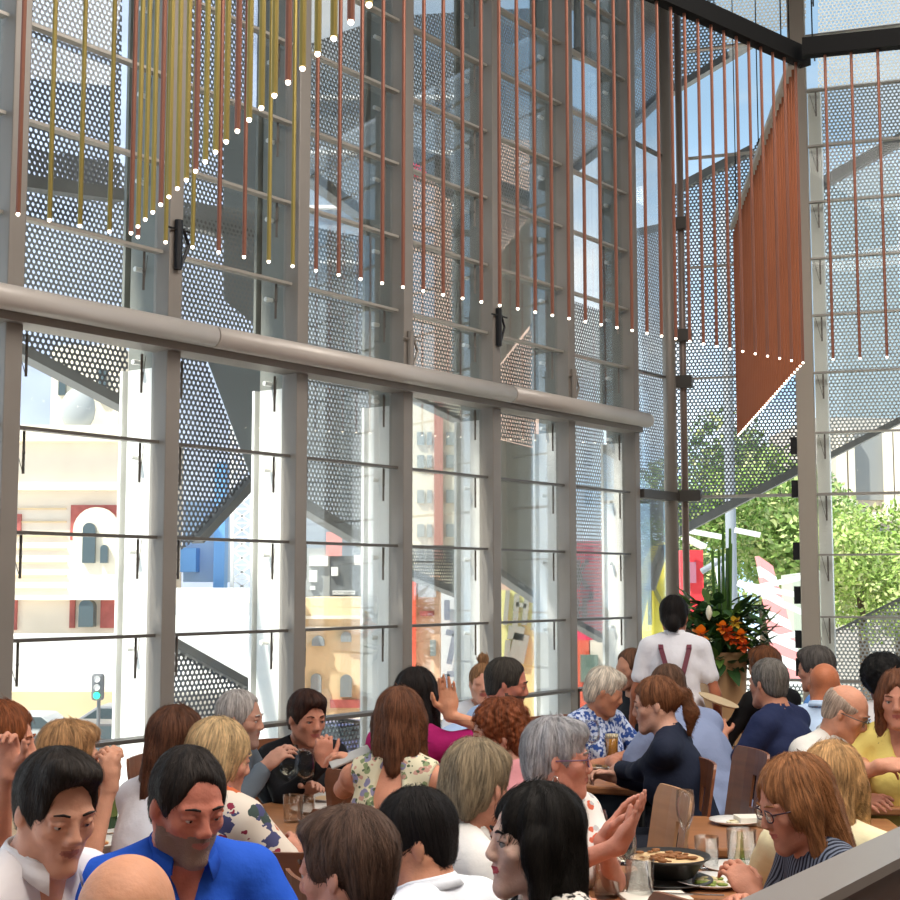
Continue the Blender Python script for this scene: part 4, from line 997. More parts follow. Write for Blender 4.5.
    # hem of short sleeves, neckline and bottom
    fin = Field(); fin.p = list(g.p)
    nk = (.050 if fem else .058)
    fin.rc(NB+ax_u*.01+ax_f*.004, NB+ax_u*.14+ax_f*.03, nk+.006, nk+.032, .008, 's')
    if vneck: fin.el(NB+ax_f*(.085)-ax_u*.01, (.045*vneck, .07, .11*vneck), Rt, .008, 's')
    if open_back: fin.el(NB-ax_f*(.11)-ax_u*.06, (.05, .07, .12), Rt, .008, 's')
    if sleeve == 'none':
        for i in (0, 1):
            fin.el(SH[i]+ax_x*(-1, 1)[i]*.03-ax_u*.02, (.062, .1, .095), Rt, .01, 's')
    fin.pl(HP-np.array([0, 0, .045]) if not stand else HP-np.array([0, 0, .02]), (0, 0, -1), .01)
    ph = px*.37
    def wr(X, Y_, Z): return (.005 if Y < 6 else .005)*np.clip((NB[2]-.03-Z)*14, 0, 1)*np.sin(26*X+3*np.sin(13*Z+ph)+ph)*np.sin(21*Z+4*np.sin(9*X+7*Y_+ph)+15*Y_)
    gp = [mesh_field(fin, max(.0065, .0021*Y), None, (), wr)]
    if collar:
        mbc = MB(); cc = NB+ax_u*.022+ax_f*.004; rows = []; N = 28; g0 = 30 if vneck else 16
        for k in range(N+1):
            a = PI/2+R(g0)+R(360-2*g0)*k/N; fr = max(0, math.sin(a)); end = max(0, 1-min(k, N-k)/4.0)
            rr = ax_x*math.cos(a)+ax_f*math.sin(a)*1.08; up = ax_u*(.014-.016*fr)
            rows.append([Vector(cc+rr*(nk+r_+(.006 if fr > .3 else 0))+up+ax_u*z_) for r_, z_ in ((.010, -.03), (.003, .0), (.004, .018), (.009, .020), (.024+.012*end, -.012-.030*end), (.021+.012*end, -.013-.030*end), (.012, .016))])
        W7 = 7; mbc.add([v for r_ in rows for v in r_], [(W7*k+q_, W7*k+q_+1, W7*(k+1)+q_+1, W7*(k+1)+q_) for k in range(N) for q_ in range(6)])
    me, V, Q = np_mesh('top', gp, [fabric(*top)]); tp = link('shirt' if not fem else 'top', me, None, root)
    if collar: mbc.build('collar', fabric(*top), tp, True)
    lk = (stand, trousers, round(b, 2))
    if lk not in LEGM:
        q = Field(); 
        if stand:
            q.el((0, 0, .93), (.165*b, .125*b, .12), None, .04)
            for s in (-1, 1): q.rc((s*.085, 0, .90), (s*.10, .02, .50), .100, .075, .03); q.rc((s*.10, .02, .5), (s*.10, -.01, .09), .074, .062, .02)
            q.pl((0, 0, 1.02), (0, 0, 1))
        else:
            q.el((0, -.01, .55), (.178*b, .138*b, .115), None, .04)
            for s in (-1, 1): q.rc((s*.085, .03, .545), (s*.12, .43, .535), .092*b**.5, .070, .03); q.rc((s*.12, .43, .52), (s*.12, .40, .11), .068, .052, .02)
            q.pl((0, 0, .64), (0, 0, 1))
        me, V, Q = np_mesh('trousers', [mesh_field(q, .016)], [fabric('plain', trousers)]); sh = Field()
        for s in (-1, 1):
            y0 = -.03 if stand else .39; sh.rc((s*.11, y0, .052), (s*.12, y0+.16, .038), .045, .036, .02)
        sh.pl((0, 0, .006), (0, 0, -1)); m2, V, Q = np_mesh('shoes', [mesh_field(sh, .012)], [mat('black_leather', '#1c1a19', .4)])
        LEGM[lk] = (me, m2)
    link('trousers', LEGM[lk][0], None, root); link('shoes', LEGM[lk][1], None, root)
    if glasses: bake_glasses(T, root, mat('frames_'+glasses[1:], glasses, .3))
    if earring:
        for s in (-1, 1):
            mb = MB(); q = Vector(hb @ np.array([s*.08, -.004, -.045])+hc); mb.tube([q+Vector((0, .012*math.cos(a), .014*math.sin(a)-.01)) for a in [2*PI*i/12 for i in range(13)]], .0018, 6); mb.build('earring', mat('silver', '#d8d4cc', .2, .9), root, True)
    if chair and not stand: CH.append((origin.copy(), rz, label, chair))
    return root, T, AR, toL, NB, ax_u, ax_f
CH = []
# ---------------------------------------------------------------- the diners
TIMG = []
D = '#3b2f27'
FL = ('floral', '#ded2c3', ['#c2643c', '#4a4b70', '#3f4d49', '#8d2f45'])
p1 = person('man in white shirt at lower left, dark swept hair, looking down', 56, 749, 866, 3.0, 42, 15, byaw=62, lean=10, tone='#d29a80', hair='quiff', hcol='#2b241f', top=('plain', '#ece8ea'), collar=True, vneck=.7, sleeve='long', trousers='#30343e', chair='stool')
p2 = person('bearded man in bright blue polo shirt looking down', 188, 748, 856, 3.15, 36, 15, byaw=28, lean=10, tone='#c47a66', beard='#8d7466', hair='short', hcol='#2a231f', top=('plain', '#2457c4'), collar=True, vneck=.6, sleeve='short', bulk=1.12, chair='stool')
p3 = person('bald man at bottom edge seen from behind', 128, 872, 985, 2.25, 170, 5, byaw=170, lean=5, tone='#c68e6f', hair='bald', top=('plain', '#5a6470'), sleeve='long')
p4 = person('man with short brown hair turned left, lower centre', 347, 815, 925, 2.85, -112, 6, byaw=-120, lean=6, tone='#cf9480', hair='crop', hcol='#5c463a', top=('plain', '#3c4a5c'), sleeve='long')
p5 = person('dark haired man in white shirt leaning left, lower centre', 413, 792, 888, 3.35, -84, 12, roll=0, byaw=-125, lean=14, tone='#c98e70', hair='thin', hcol='#1f1b1a', top=('plain', '#e9edf4'), collar=True, sleeve='long')
p6 = person('woman with long black hair and red lips facing left', 534, 795, 888, 3.1, -78, -1, byaw=-70, lean=6, fem=True, tone='#e2bba8', lip='#c2202c', hair='long', hcol='#17130f', top=('noise', '#ddd6cc', ['#1d1c1c']), sleeve='short')
p7 = person('grey haired woman in glasses and floral top clapping', 558, 710, 808, 4.35, 84, 2, byaw=38, lean=10, fem=True, bulk=1.1, tone='#c98a76', hair='shortw', hcol='#a5a3a5', brow='#8a8580', top=('floral_small', '#e6e0da', ['#d0684e', '#b9b9b9']), sleeve='short', glasses='#6b4a66', earring=True,
            hands=((603, 842, 4.1), (618, 846, 3.95)), curl=(.15, .12), hd=((.55, .1, .8), (.5, -.1, .85)), hn=((.8, -.4, -.3), (-.8, .3, .3)), vneck=.8)
p8 = person('woman with grey blonde short hair and white shirt, seen from behind', 476, 737, 836, 3.75, 142, 12, byaw=120, lean=12, fem=True, tone='#c98f78', hair='shortw', hcol='#97866c', top=('plain', '#e4e0da'), collar=True, sleeve='long')
p9 = person('woman with curly auburn hair and pink top', 499, 697, 770, 5.1, -82, 8, byaw=-150, lean=8, fem=True, chair='stool', tone='#cf9a84', hair='curly', hcol='#7c4326', top=('plain', '#cf8d93'), sleeve='short')
p10 = person('dark haired bearded man in light blue shirt, profile right', 507, 657, 710, 6.6, 82, 10, byaw=95, lean=44, tone='#b9735e', beard='#5a463c', hair='short', hcol='#3a352f', top=('plain', '#a9c0e2'), collar=True, sleeve='long', hands=((497, 705, 6.2), None), bulk=1.08)
p11 = person('woman with blonde top bun facing the camera', 483, 663, 705, 8.2, 0, 0, lean=2, fem=True, tone='#dba088', hair='bun_top', hcol='#9c7350', top=('plain', '#dfe4ec'), sleeve='short')
p12 = person('woman with long black hair and magenta top raising a hand', 417, 667, 727, 5.9, 165, 0, byaw=150, lean=4, fem=True, tone='#cd9070', hair='long', hcol='#1d1512', top=('plain', '#b0206a'), sleeve='short',
             hands=(None, (450, 716, 5.75, (.6, .3, -1))), curl=(.3, .12), hd=(None, (-.1, 0, 1)), hn=(None, (0, -1, 0)))
p13 = person('woman with long brown hair and sleeveless floral dress, back turned', 400, 687, 758, 4.95, 172, 4, byaw=165, lean=2, fem=True, tone='#cf9176', hair='mid', bulk=1.12, hcol='#6e4630', top=('floral_small', '#ddd6b8', ['#8d8aa8', '#8a9a70', '#c79a8a', '#5d6a50']), sleeve='none', open_back=True,
             hands=((364, 766, 5.0, (-1, 0, -1)), None), curl=(.55, .3), hd=((-.8, .2, .35), None))
p14 = person('woman with short dark brown hair in black jacket, hand at chin', 307, 688, 747, 6.3, 35, 8, byaw=25, lean=12, fem=True, tone='#c98a72', hair='crop', hcol='#3c241c', top=('plain', '#16161a'), sleeve='long', hands=(None, (322, 764, 6.0, (.5, 0, -1))), curl=(.4, 1.1), hd=(None, (0.1, -.1, 1)), hn=(None, (-.2, 1, 0)))
p15 = person('older grey haired man in profile near second mullion', 240, 690, 748, 6.0, 82, 4, byaw=75, lean=10, tone='#b98a76', beard='#a68476', hair='short', hcol='#b0aaa6', top=('plain', '#5c6670'), sleeve='long', hands=(None, (264, 768, 5.75)), curl=(.4, .5), hd=(None, (.7, 0, .6)))
p16 = person('woman with blonde hair tied low in floral dress, seen from behind', 220, 718, 796, 4.55, 118, 12, byaw=150, lean=4, fem=True, tone='#cf937c', hair='bob', hcol='#cfb083', top=FL, sleeve='short', deep=1, chair='stool')
p17 = person('woman with very long wavy brown hair and white top', 177, 706, 782, 4.6, 150, 6, byaw=135, lean=10, fem=True, tone='#c98f76', hair='longwavy', hcol='#5a3826', top=('plain', '#e5e8f0'), sleeve='short', chair='stool')
p18 = person('blonde woman behind the white shirted man, hands clasped', 69, 722, 795, 4.7, 110, 4, byaw=95, lean=6, fem=True, tone='#cd9478', hair='shortw', hcol='#b48a5f', top=('plain', '#d9dfe6'), sleeve='none', hands=((104, 785, 4.5, (.3, -.2, -1)), (110, 787, 4.45, (.3, -.2, -1))), curl=(1.0, 1.0), hd=((0, 0, 1), (0, 0, 1)), hn=((.6, .3, 0), (-.6, .3, 0)), chair='stool')
p19 = person('woman with auburn hair cut off by the left edge', 2, 700, 785, 4.3, 95, 4, byaw=85, lean=8, fem=True, tone='#cb8d74', hair='bob', hcol='#8a4f2e', top=('plain', '#cfc0a6'), sleeve='short', hands=((6, 775, 4.1), None), curl=(.9, .3), hd=((0, 0, 1), None), chair='stool')
p20 = person('waitress standing in white shirt and burgundy braces, back turned', 674, 593, 640, 8.3, 165, 6, byaw=172, lean=4, fem=True, tone='#a8674c', hair='bun_low', hcol='#17110f', top=('plain', '#e6e6ec'), collar=True, sleeve='short', stand=True, trousers='#1c1c20')
p21 = person('brown haired diner half hidden behind pony-tailed woman', 631, 648, 690, 8.4, -60, 4, lean=4, tone='#c08a70', hair='short', hcol='#6b4a36', top=('plain', '#22242a'), sleeve='long')
p22 = person('white haired woman in blue patterned blouse looking down', 605, 665, 714, 7.5, 78, 20, byaw=40, lean=12, fem=True, tone='#c08568', hair='shortw', hcol='#d6cbbb', top=('noise', '#2f4f96', ['#c9d4ea']), sleeve='short', hands=(None, None))
p23 = person('woman with streaked ponytail in navy blazer facing left', 656, 673, 735, 6.1, -100, 8, byaw=-110, lean=14, fem=True, tone='#d1a08a', hair='ponytail', hcol='#7a4f34', top=('plain', '#1d2436'), sleeve='long', hands=((613, 772, 6.5), (618, 778, 6.4)), curl=(.7, .7), chair=(687, 5.9, 97))
p24 = person('broad man in pale blue shirt leaning left, back turned', 668, 664, 712, 6.9, -155, 22, byaw=-140, lean=26, tone='#c88a70', hair='short', hcol='#5f4433', top=('plain', '#8390b0'), collar=True, sleeve='short', bulk=1.22, deep=1, chair=(739, 6.25, 99))
p25 = person('grey haired man in navy t-shirt, arm on the table', 768, 655, 712, 6.9, -140, 2, byaw=-130, lean=14, tone='#b97f66', hair='short', hcol='#6f6a64', top=('plain', '#20294a'), sleeve='short', hands=((722, 738, 6.9), None), bulk=1.12, curl=(.5, .3), chair='stool')
p26 = person('brown haired diner in black behind man in navy', 764, 645, 690, 8.2, -150, 4, lean=6, fem=True, tone='#c08a70', hair='shortw', hcol='#6e4429', top=('plain', '#101012'), sleeve='long')
p27 = person('man with thick dark grey hair and blue shirt near column', 816, 643, 694, 7.7, -125, 6, lean=8, tone='#c78d74', hair='crop', hcol='#55504c', top=('plain', '#5f8fd0'), sleeve='short')
p28 = person('tanned bald man in pale blue shirt behind bespectacled man', 825, 661, 710, 7.1, 155, 16, byaw=150, lean=12, tone='#b8714f', hair='bald', top=('plain', '#bdd4f0'), collar=True, sleeve='short', bulk=1.1, chair='stool')
p29 = person('bald man in glasses and pale shirt looking down at hands', 846, 682, 738, 6.1, 62, 26, byaw=42, lean=22, tone='#cf9478', hair='balding', hcol='#a89484', brow='#8a7464', top=('plain', '#d9d6cf'), collar=True, sleeve='short', glasses='#5a524c', hands=((872, 772, 5.7), (880, 766, 5.6)), curl=(.6, .6), bulk=1.22, hd=((.9, 0, .1), (.9, -.2, .1)), chair='stool')
p30 = person('diner with round black hair at far right', 884, 660, 706, 7.4, 160, 4, lean=8, fem=True, tone='#7a4e3a', hair='afro', hcol='#0f0d0c', top=('plain', '#e4e0e0'), sleeve='short')
p31 = person('woman in yellow top with long brown hair at right edge', 899, 667, 730, 6.0, -25, 6, byaw=-20, lean=8, fem=True, tone='#cd9078', hair='long', hcol='#6e4630', top=('plain', '#eedd80'), sleeve='short', vneck=.9, chair='stool')
p32 = person('woman with long auburn hair and dark glasses looking down left', 795, 752, 848, 3.75, -78, 18, byaw=-80, lean=12, fem=True, tone='#c98a70', hair='longside', hcol='#98653f', top=('stripe', '#1b1f2c', ['#6d7484']), sleeve='long', glasses='#3a2430', hands=((756, 900, 3.75), (742, 912, 3.6)), curl=(.6, .5), chair='stool')
p33 = person('woman with loose blonde hair and cream top, back turned', 835, 743, 826, 4.1, 140, 6, byaw=150, lean=6, fem=True, tone='#d1a080', hair='long', hcol='#c59a68', top=('plain', '#e6dcb4'), sleeve='short', chair='stool')
# braces on the waitress
r_, T_, AR_, toL_, NB_, au, af = p20
mb = MB(); V_ = lambda a: Vector(a)
for s in (-1, 1):
    ax = np.array([1., 0, 0]); pts = [NB_+ax*s*.085+au*.012+af*.02, NB_+ax*s*.08-au*.06-af*.125, NB_+ax*s*.045-au*.19-af*.152, NB_+ax*s*.0-au*.33-af*.150, NB_+ax*(-s)*.03-au*.46-af*.146]
    mb.beam(V_(pts[0]), V_(pts[1]), .028, .012, Vector((0, 1, 0)));
    for a, b_ in zip(pts[1:-1], pts[2:]): mb.beam(V_(a), V_(b_),   .028, .010, Vector((0, 1, 0)))
mb.build('braces', mat('burgundy_strap', '#6a2638', .6), r_)
# ================================================================ chairs, one copied under each seated diner
M_ply = mat('brown_plywood', '#7a4a2e', .4, var=.18, vscale=5, stretch=(1, 1, 6)); M_ply2 = mat('light_plywood', '#b98d66', .45, var=.1, vscale=5, stretch=(1, 1, 6)); M_leg = mat('black_chair_steel', '#1a1a1b', .4, .5)
def chair_tree(m):
    r = empty('dining_chair'); mb = MB()
    n = 12; pts = [(-.2, -.2), (.2, -.2), (.21, .18), (.17, .22), (-.17, .22), (-.21, .18)]
    mb.prism([(x, y, .425) for x, y in pts], (0, 0, .02)); mb.build('seat', m, r, bevel=.006)
    # curved plywood back with rounded top and a slot
    mb = MB(); xs = [-.205, -.17, -.1, -.022, .022, .1, .17, .205]; zs = [.58, .66, .70, .84, .90, .935, .95]
    def yb(x, z): return -.245-(z-.58)*.16+.9*x*x
    def pt(x, z, o):
        if z > .9: x = x*(1-((z-.9)/.05)**2*.12)
        return Vector((x, yb(x, z)-o, z))
    for i in range(len(xs)-1):
        for j in range(len(zs)-1):
            if i == 3 and j in (2,): continue
            a, b_, c, d = (xs[i], zs[j]), (xs[i+1], zs[j]), (xs[i+1], zs[j+1]), (xs[i], zs[j+1])
            mb.add([pt(*a, 0), pt(*b_, 0), pt(*c, 0), pt(*d, 0), pt(*a, .012), pt(*b_, .012), pt(*c, .012), pt(*d, .012)], [(0, 3, 2, 1), (4, 5, 6, 7), (0, 1, 5, 4), (1, 2, 6, 5), (2, 3, 7, 6), (3, 0, 4, 7)])
    mb.build('backrest', m, r)
    for s in (-1, 1):
        mb = MB(); mb.tube([(s*.19, .19, 0), (s*.18, .17, .424)], .011, 8); mb.build('leg', M_leg, r, True)
        mb = MB(); mb.tube([(s*.2, -.25, 0), (s*.18, -.2, .42), (s*.16, -.268, .62)], .011, 8); mb.build('leg', M_leg, r, True)
    return r
ch0 = chair_tree(M_ply); ch1 = chair_tree(M_ply2); used0 = False
def stool_tree(m):
    r = empty('dining_stool'); mb = MB(); mb.lathe([(0, .42), (.17, .42), (.18, .43), (.175, .445), (0, .445)], 24); mb.build('seat', m, r, True)
    for i in range(4):
        a = PI/4+i*PI/2; mb = MB(); mb.tube([(.19*math.cos(a), .19*math.sin(a), 0), (.13*math.cos(a), .13*math.sin(a), .42)], .011, 8); mb.build('leg', M_leg, r, True)
    return r
st0 = stool_tree(M_ply); usedS = False
for o, rz, lab, kind_ in CH:
    if kind_ == 'stool':
        c = st0 if not usedS else copy_tree(st0); usedS = True; c.location = (o[0], o[1], 0); c.rotation_euler = (0, 0, rz)
        tag(c, ' '.join(('brown round stool under the '+lab).split()[:15]).rstrip(','), 'stool', 'round dining stools'); continue
    c = ch0 if not used0 else copy_tree(ch0); used0 = True
    if isinstance(kind_, tuple):
        q = P(kind_[0], 700, kind_[1]); dd = rotz(R(kind_[2])) @ np.array([0, -.25, 0]); o = np.array([q.x-dd[0], kind_[1]-dd[1], 0]); rz = R(kind_[2]); kind_ = True
    b = np.array([0, -.03, 0]); rb = rotz(rz) @ b
    c.location = (o[0]+rb[0], o[1]+rb[1], 0); c.rotation_euler = (0, 0, rz+(R(kind_) if kind_ is not True else 0))
    w_ = lab.split(); tag(c, ('brown plywood chair under the '+' '.join(w_))[:110].rsplit(' ', 0)[0], 'chair', 'plywood dining chairs')
    c['label'] = ' '.join(c['label'].split()[:15]).rstrip(',')
q = P(677, 840, 4.55); ch1.location = (q.x-.20, 5.0, 0); ch1.rotation_euler = (0, 0, R(98)); tag(ch1, 'light plywood chair behind the wine glass, its back turned outward', 'chair', 'plywood dining chairs')
# ================================================================ tables and what stands on them
M_tab = mat('table_oak', '#9c6a45', .35, var=.15, vscale=4, stretch=(1, 6, 1)); M_gl = glass_mat('drinking_glass', (.98, .985, .985), .5, .015)
M_plate = mat('white_china', '#ebe7e0', .25); M_nap = mat('linen_napkin', '#e3ddd0', .9); M_cut = mat('cutlery_steel', '#b8b8ba', .2, .9); M_dkp = mat('dark_stoneware', '#2e2c2a', .4)
TZ = .75
def table(cx, cy, lx, ly, rz, label, m=None):
    r = empty('dining_table', (cx, cy, 0), rz); tag(r, label, 'table')
    mb = MB(); mb.box((0, 0, TZ-.0175), (lx, ly, .035)); mb.build('tabletop', m or M_tab, r, bevel=.008)
    for sx in (-1, 1):
        for sy in (-1, 1):
            mb = MB(); x, y = sx*(lx/2-.06), sy*(ly/2-.06); mb.tube([(x, y, 0), (x, y, TZ-.035)], .018, 8); mb.build('leg', M_leg, r, True)
    return r
def TP(px, py): # a pixel on the table-top plane
    r = ray(px, py); t = (TZ-EYE)/r.z; return Vector((r.x*t, r.y*t, TZ))
t = TP(680, 872); table(.66, 4.10, .95, 1.2, R(-12), 'oak table at lower right with glasses, bowls and plates')
table(1.30, 5.35, .85, .7, R(-5), 'small oak table behind the tumblers, before woman in glasses')
table(.66, 7.05, .9, .95, R(-20), 'oak table where the white haired woman leans')
table(2.1, 6.25, 1.3, .7, R(-8), 'oak table at right edge under the yellow top')
table(-.62, 5.55, .8, 1.4, R(-30), 'oak table between the floral dresses at left centre')
table(-1.12, 4.55, .6, 1.1, R(-38), 'oak table with green bottle behind the blue polo')
table(1.5, 7.9, .9, .6, 0, 'far oak table behind the man in navy')
table(-.62, 2.3, 1.0, .6, 0, 'near oak table below the white shirted man')
M_lab = mat('pale_label', '#e6e2d8', .7)
protoG = {}
def glass_item(kind, px, py, label, group, at=None, s=1.0):
    if kind not in protoG:
        r = empty({'wine': 'wine_glass', 'tumbler': 'tumbler', 'flute': 'wine_glass'}[kind])
        mb = MB()
        if kind == 'wine':
            mb.lathe([(0, .088), (.02, .092), (.036, .112), (.041, .14), (.038, .175), (.031, .205), (.0295, .205), (.036, .175), (.039, .14), (.034, .114), (.0, .094)], 24); mb.build('bowl', M_gl, r, True)
            mb = MB(); mb.lathe([(.0, .09), (.0035, .088), (.003, .05), (.0035, .01), (.012, .005), (.034, .002), (.034, 0), (0, 0)], 20); mb.build('stem', M_gl, r, True)
            mb = MB(); mb.lathe([(0, .0945), (.03, .112), (.0375, .128), (0, .128)], 20); mb.build('wine', glass_mat('pale_wine', (.95, .93, .85), .15), r, True)
        elif kind == 'flute':
            mb.lathe([(0, .09), (.012, .1), (.026, .135), (.03, .17), (.026, .215), (.0248, .215), (.0285, .17), (.0245, .136), (0, .1)], 20); mb.build('bowl', M_gl, r, True)
            mb = MB(); mb.lathe([(.0, .092), (.0035, .09), (.003, .02), (.01, .005), (.032, .002), (.032, 0), (0, 0)], 20); mb.build('stem', M_gl, r, True)
        else:
            mb.lathe([(0, 0), (.031, .0), (.034, .01), (.037, .095), (.0355, .095), (.0325, .012), (0, .009)], 24); mb.build('glass_wall', M_gl, r, True)
            mb = MB(); mb.lathe([(0, .0095), (.032, .0125), (.0338, .055), (0, .055)], 20); mb.build('water', glass_mat('water', (.97, .98, .98), .15), r, True)
        protoG[kind] = r; o = r
    else: o = copy_tree(protoG[kind])
    p = at or TP(px, py); o.location = p; o.scale = (s, s, s); tag(o, label, 'glass', group); return o
GG = 'glasses on the oak tables'
for kind, px, py, lab, s in (
    ('tumbler', 607, 897, 'water tumbler nearest the black haired woman', 1.15), ('tumbler', 640, 897, 'water tumbler in front at the lower centre, beside the bowl', 1.2), ('wine', 624, 892, 'wine glass below the clapping hands', 1.0),
    ('wine', 597, 875, 'wine glass just right of black hair', 1.0), ('wine', 585, 885, 'wine glass half hidden behind black hair', .95), ('flute', 686, 861, 'tall wine glass in front of the light plywood chair', 1.1),
    ('tumbler', 707, 869, 'empty tumbler left of the taller clear tumbler', 1.1), ('tumbler', 742, 869, 'taller clear tumbler beside the side plates', 1.35),
    ('wine', 289, 800, 'wine glass in front of black jacket, left one of the pair', 1.15), ('wine', 305, 806, 'wine glass in front of black jacket, right one of the pair', 1.15),
    ('tumbler', 293, 822, 'cut tumbler at the corner of the left table', 1.1), ('tumbler', 306, 820, 'tumbler beside the cut one on left table', 1.0),
    ('wine', 592, 764, 'wine glass beside the beer', 1.1), ('tumbler', 766, 828, 'tumbler before the glasses of the auburn woman', 1.0), ('tumbler', 729, 745, 'tumbler behind the navy t-shirt arm', 1.0), ('tumbler', 768, 818, 'small tumbler on the small oak table', .9)):
    glass_item(kind, px, py, lab, GG, None, s)
# beer
p = TP(612, 762); r = empty('beer_glass', p); tag(r, 'glass of golden beer with pale head', 'glass')
mb = MB(); mb.lathe([(0, 0), (.03, 0), (.037, .15), (.0355, .15), (.029, .008), (0, .008)], 24); mb.build('glass_wall', M_gl, r, True)
mb = MB(); mb.lathe([(0, .009), (.0285, .01), (.034, .125), (0, .125)], 20); mb.build('beer', mat('golden_beer', '#d99a2c', .2, emit=0), r, True)
mb = MB(); mb.lathe([(0, .1255), (.0345, .1255), (.0352, .145), (0, .147)], 20); mb.build('foam', mat('beer_foam', '#efe2bd', .8), r, True)
p = TP(899, 772); r = empty('beer_glass', p); tag(r, 'glass of amber beer at right edge', 'glass')
mb = MB(); mb.lathe([(0, 0), (.03, 0), (.037, .1), (.0355, .1), (.029, .008), (0, .008)], 24); mb.build('glass_wall', M_gl, r, True)
mb = MB(); mb.lathe([(0, .009), (.0285, .01), (.034, .085), (0, .085)], 20); mb.build('beer', MATS['golden_beer'], r, True)
def plate(px, py, rad, label, food=None, m=None, dz=0):
    p = TP(px, py)+Vector((0, 0, dz)); r = empty('plate', p); tag(r, label, 'plate', 'plates on the tables')
    mb = MB(); mb.lathe([(0, 0), (rad*.6, 0), (rad, .016), (rad, .019), (rad*.62, .006), (0, .005)], 32); mb.build('dish', m or M_plate, r, True)
    if food:
        rn = random.Random(px); mb = MB()
        for i in range(26): a = rn.uniform(0, 6.28); q = rn.uniform(0, rad*.55); mb.ball((q*math.cos(a), q*math.sin(a), .01), rn.uniform(.008, .016), 6, 4, rn.choice((0, 1)), (1.3, 1, .5))
        o = mb.build('food', [mat('food_'+food[0][1:], food[0], .7), mat('food_'+food[1][1:], food[1], .7)], r, True); o['kind'] = 'stuff'
    return r
plate(712, 885, .115, 'white plate with green leftovers beside the hand', ('#7a8a3c', '#c9b88a')); plate(735, 871, .1, 'white plate behind, with a sprig of herbs', ('#6f8a3a', '#e0d6b0'))
plate(668, 884, .14, 'dark stoneware dish under the food bowl', None, M_dkp)
p = TP(668, 882)+Vector((0, 0, .02)); r = empty('serving_bowl', p); tag(r, 'dark serving bowl of rice with browned topping', 'bowl')
mb = MB(); mb.lathe([(0, 0), (.08, 0), (.12, .05), (.135, .06), (.133, .064), (.115, .053), (0, .02)], 32); mb.build('dish', M_dkp, r, True)
mb = MB(); rn = random.Random(4); mb.lathe([(0, .058), (.06, .057), (.113, .053)], 24)
for i in range(40): a = rn.uniform(0, 6.28); q_ = rn.uniform(0, .1); mb.ball((q_*math.cos(a), q_*math.sin(a), .062), rn.uniform(.006, .013), 6, 4, 1, (1.4, 1, .5))
o = mb.build('food', [mat('food_cream', '#d8b98a', .7), mat('food_brown', '#8a5a30', .7)], r, True); o['kind'] = 'stuff'
plate(105, 832, .12, 'white plate stack top beside the green bottle', None); plate(92, 846, .12, 'white plate nearest blue polo on the left table', ('#b06a3a', '#d8c090'))
plate(335, 800, .13, 'pale plate with cutlery on left centre table', None); plate(340, 786, .12, 'white plate before black jacket', None); plate(320, 812, .12, 'pale plate near the cut tumbler', None)
plate(605, 768, .14, 'white plate beneath the beer on the middle table', ('#4a3526', '#8a6a40')); plate(735, 824, .1, 'white dish on the small oak table', ('#9a8a5a', '#dcd2b4')); plate(885, 776, .11, 'white plate at the right edge table', None)
# held plate / menu in the sleeveless woman's hand
h = P(345, 757, 5.0); r = mb = MB(); mb.box((0, 0, 0), (.15, .08, .009)); o = mb.build('phone', mat('grey_phone', '#b5b3b0', .4), None, bevel=.004); o.location = P(350, 757, 4.98); o.rotation_euler = (R(12), R(-22), R(10)); tag(o, 'pale grey phone held by woman in sleeveless floral dress', 'phone')
# bottle
p = TP(107, 829); r = empty('bottle', p); tag(r, 'dark green bottle on table behind white shirted man', 'bottle')
mb = MB(); mb.lathe([(0, 0), (.037, 0), (.038, .005), (.038, .19), (.03, .22), (.014, .245), (.0135, .3), (.016, .302), (.016, .312), (0, .312)], 24); mb.build('glass_body', mat('green_bottle_glass', '#1f3a1c', .1), r, True)
mb = MB(); mb.lathe([(.0385, .05), (.0385, .13)], 24); mb.build('label', mat('bottle_label', '#55632f', .6), r, True)
# napkins, cutlery, card
def slab(name, px, py, size, rz, m, label, cat, dz=.004):
    mb = MB(); mb.box((0, 0, size[2]/2), size); o = mb.build(name, m, None, bevel=.002); o.location = TP(px, py)+Vector((0, 0, dz-.003)); o.rotation_euler = (0, 0, R(rz)); tag(o, label, cat); return o
slab('napkin', 655, 899, (.2, .12, .01), 10, M_nap, 'folded cream napkin at the lower edge of the near table', 'napkin'); slab('napkin', 762, 868, (.16, .12, .01), 25, M_nap, 'cream napkin beside the auburn woman', 'napkin')
slab('menu', 320, 800, (.2, .14, .008), -15, mat('kraft_card', '#c9ac86', .8), 'tan menu card on left centre table', 'menu'); slab('menu', 880, 778, (.2, .14, .012), 10, mat('grey_card', '#9aa0a0', .6), 'grey folded menu on the right edge table', 'menu')
slab('napkin', 752, 824, (.12, .1, .03), 5, M_nap, 'folded pale napkin on the small oak table', 'napkin')
for px, py, a, lab in ((340, 807, 60, 'fork lying on left centre table near the tan menu'), (352, 803, 62, 'knife lying on left centre table near the tan menu'), (690, 899, 80, 'knife at the lower edge of near table')):
    mb = MB(); mb.box((0, 0, .002), (.012, .2, .003)); mb.box((0, .1, .002), (.02, .05, .003)); o = mb.build('cutlery', M_cut); o.location = TP(px, py)+Vector((0, 0, .012)); o.rotation_euler = (0, 0, R(a)); tag(o, lab, 'cutlery')
# waitress tray / papers
o = None; mb = MB(); mb.lathe([(0, 0), (.10, 0), (.12, .012), (.118, .015), (0, .006)], 32); o = mb.build('tray', mat('straw_tray', '#cdb894', .7)); o.location = P(718, 702, 8.05); o.rotation_euler = (R(8), R(18), 0); tag(o, 'straw coloured tray held by the waitress', 'tray')
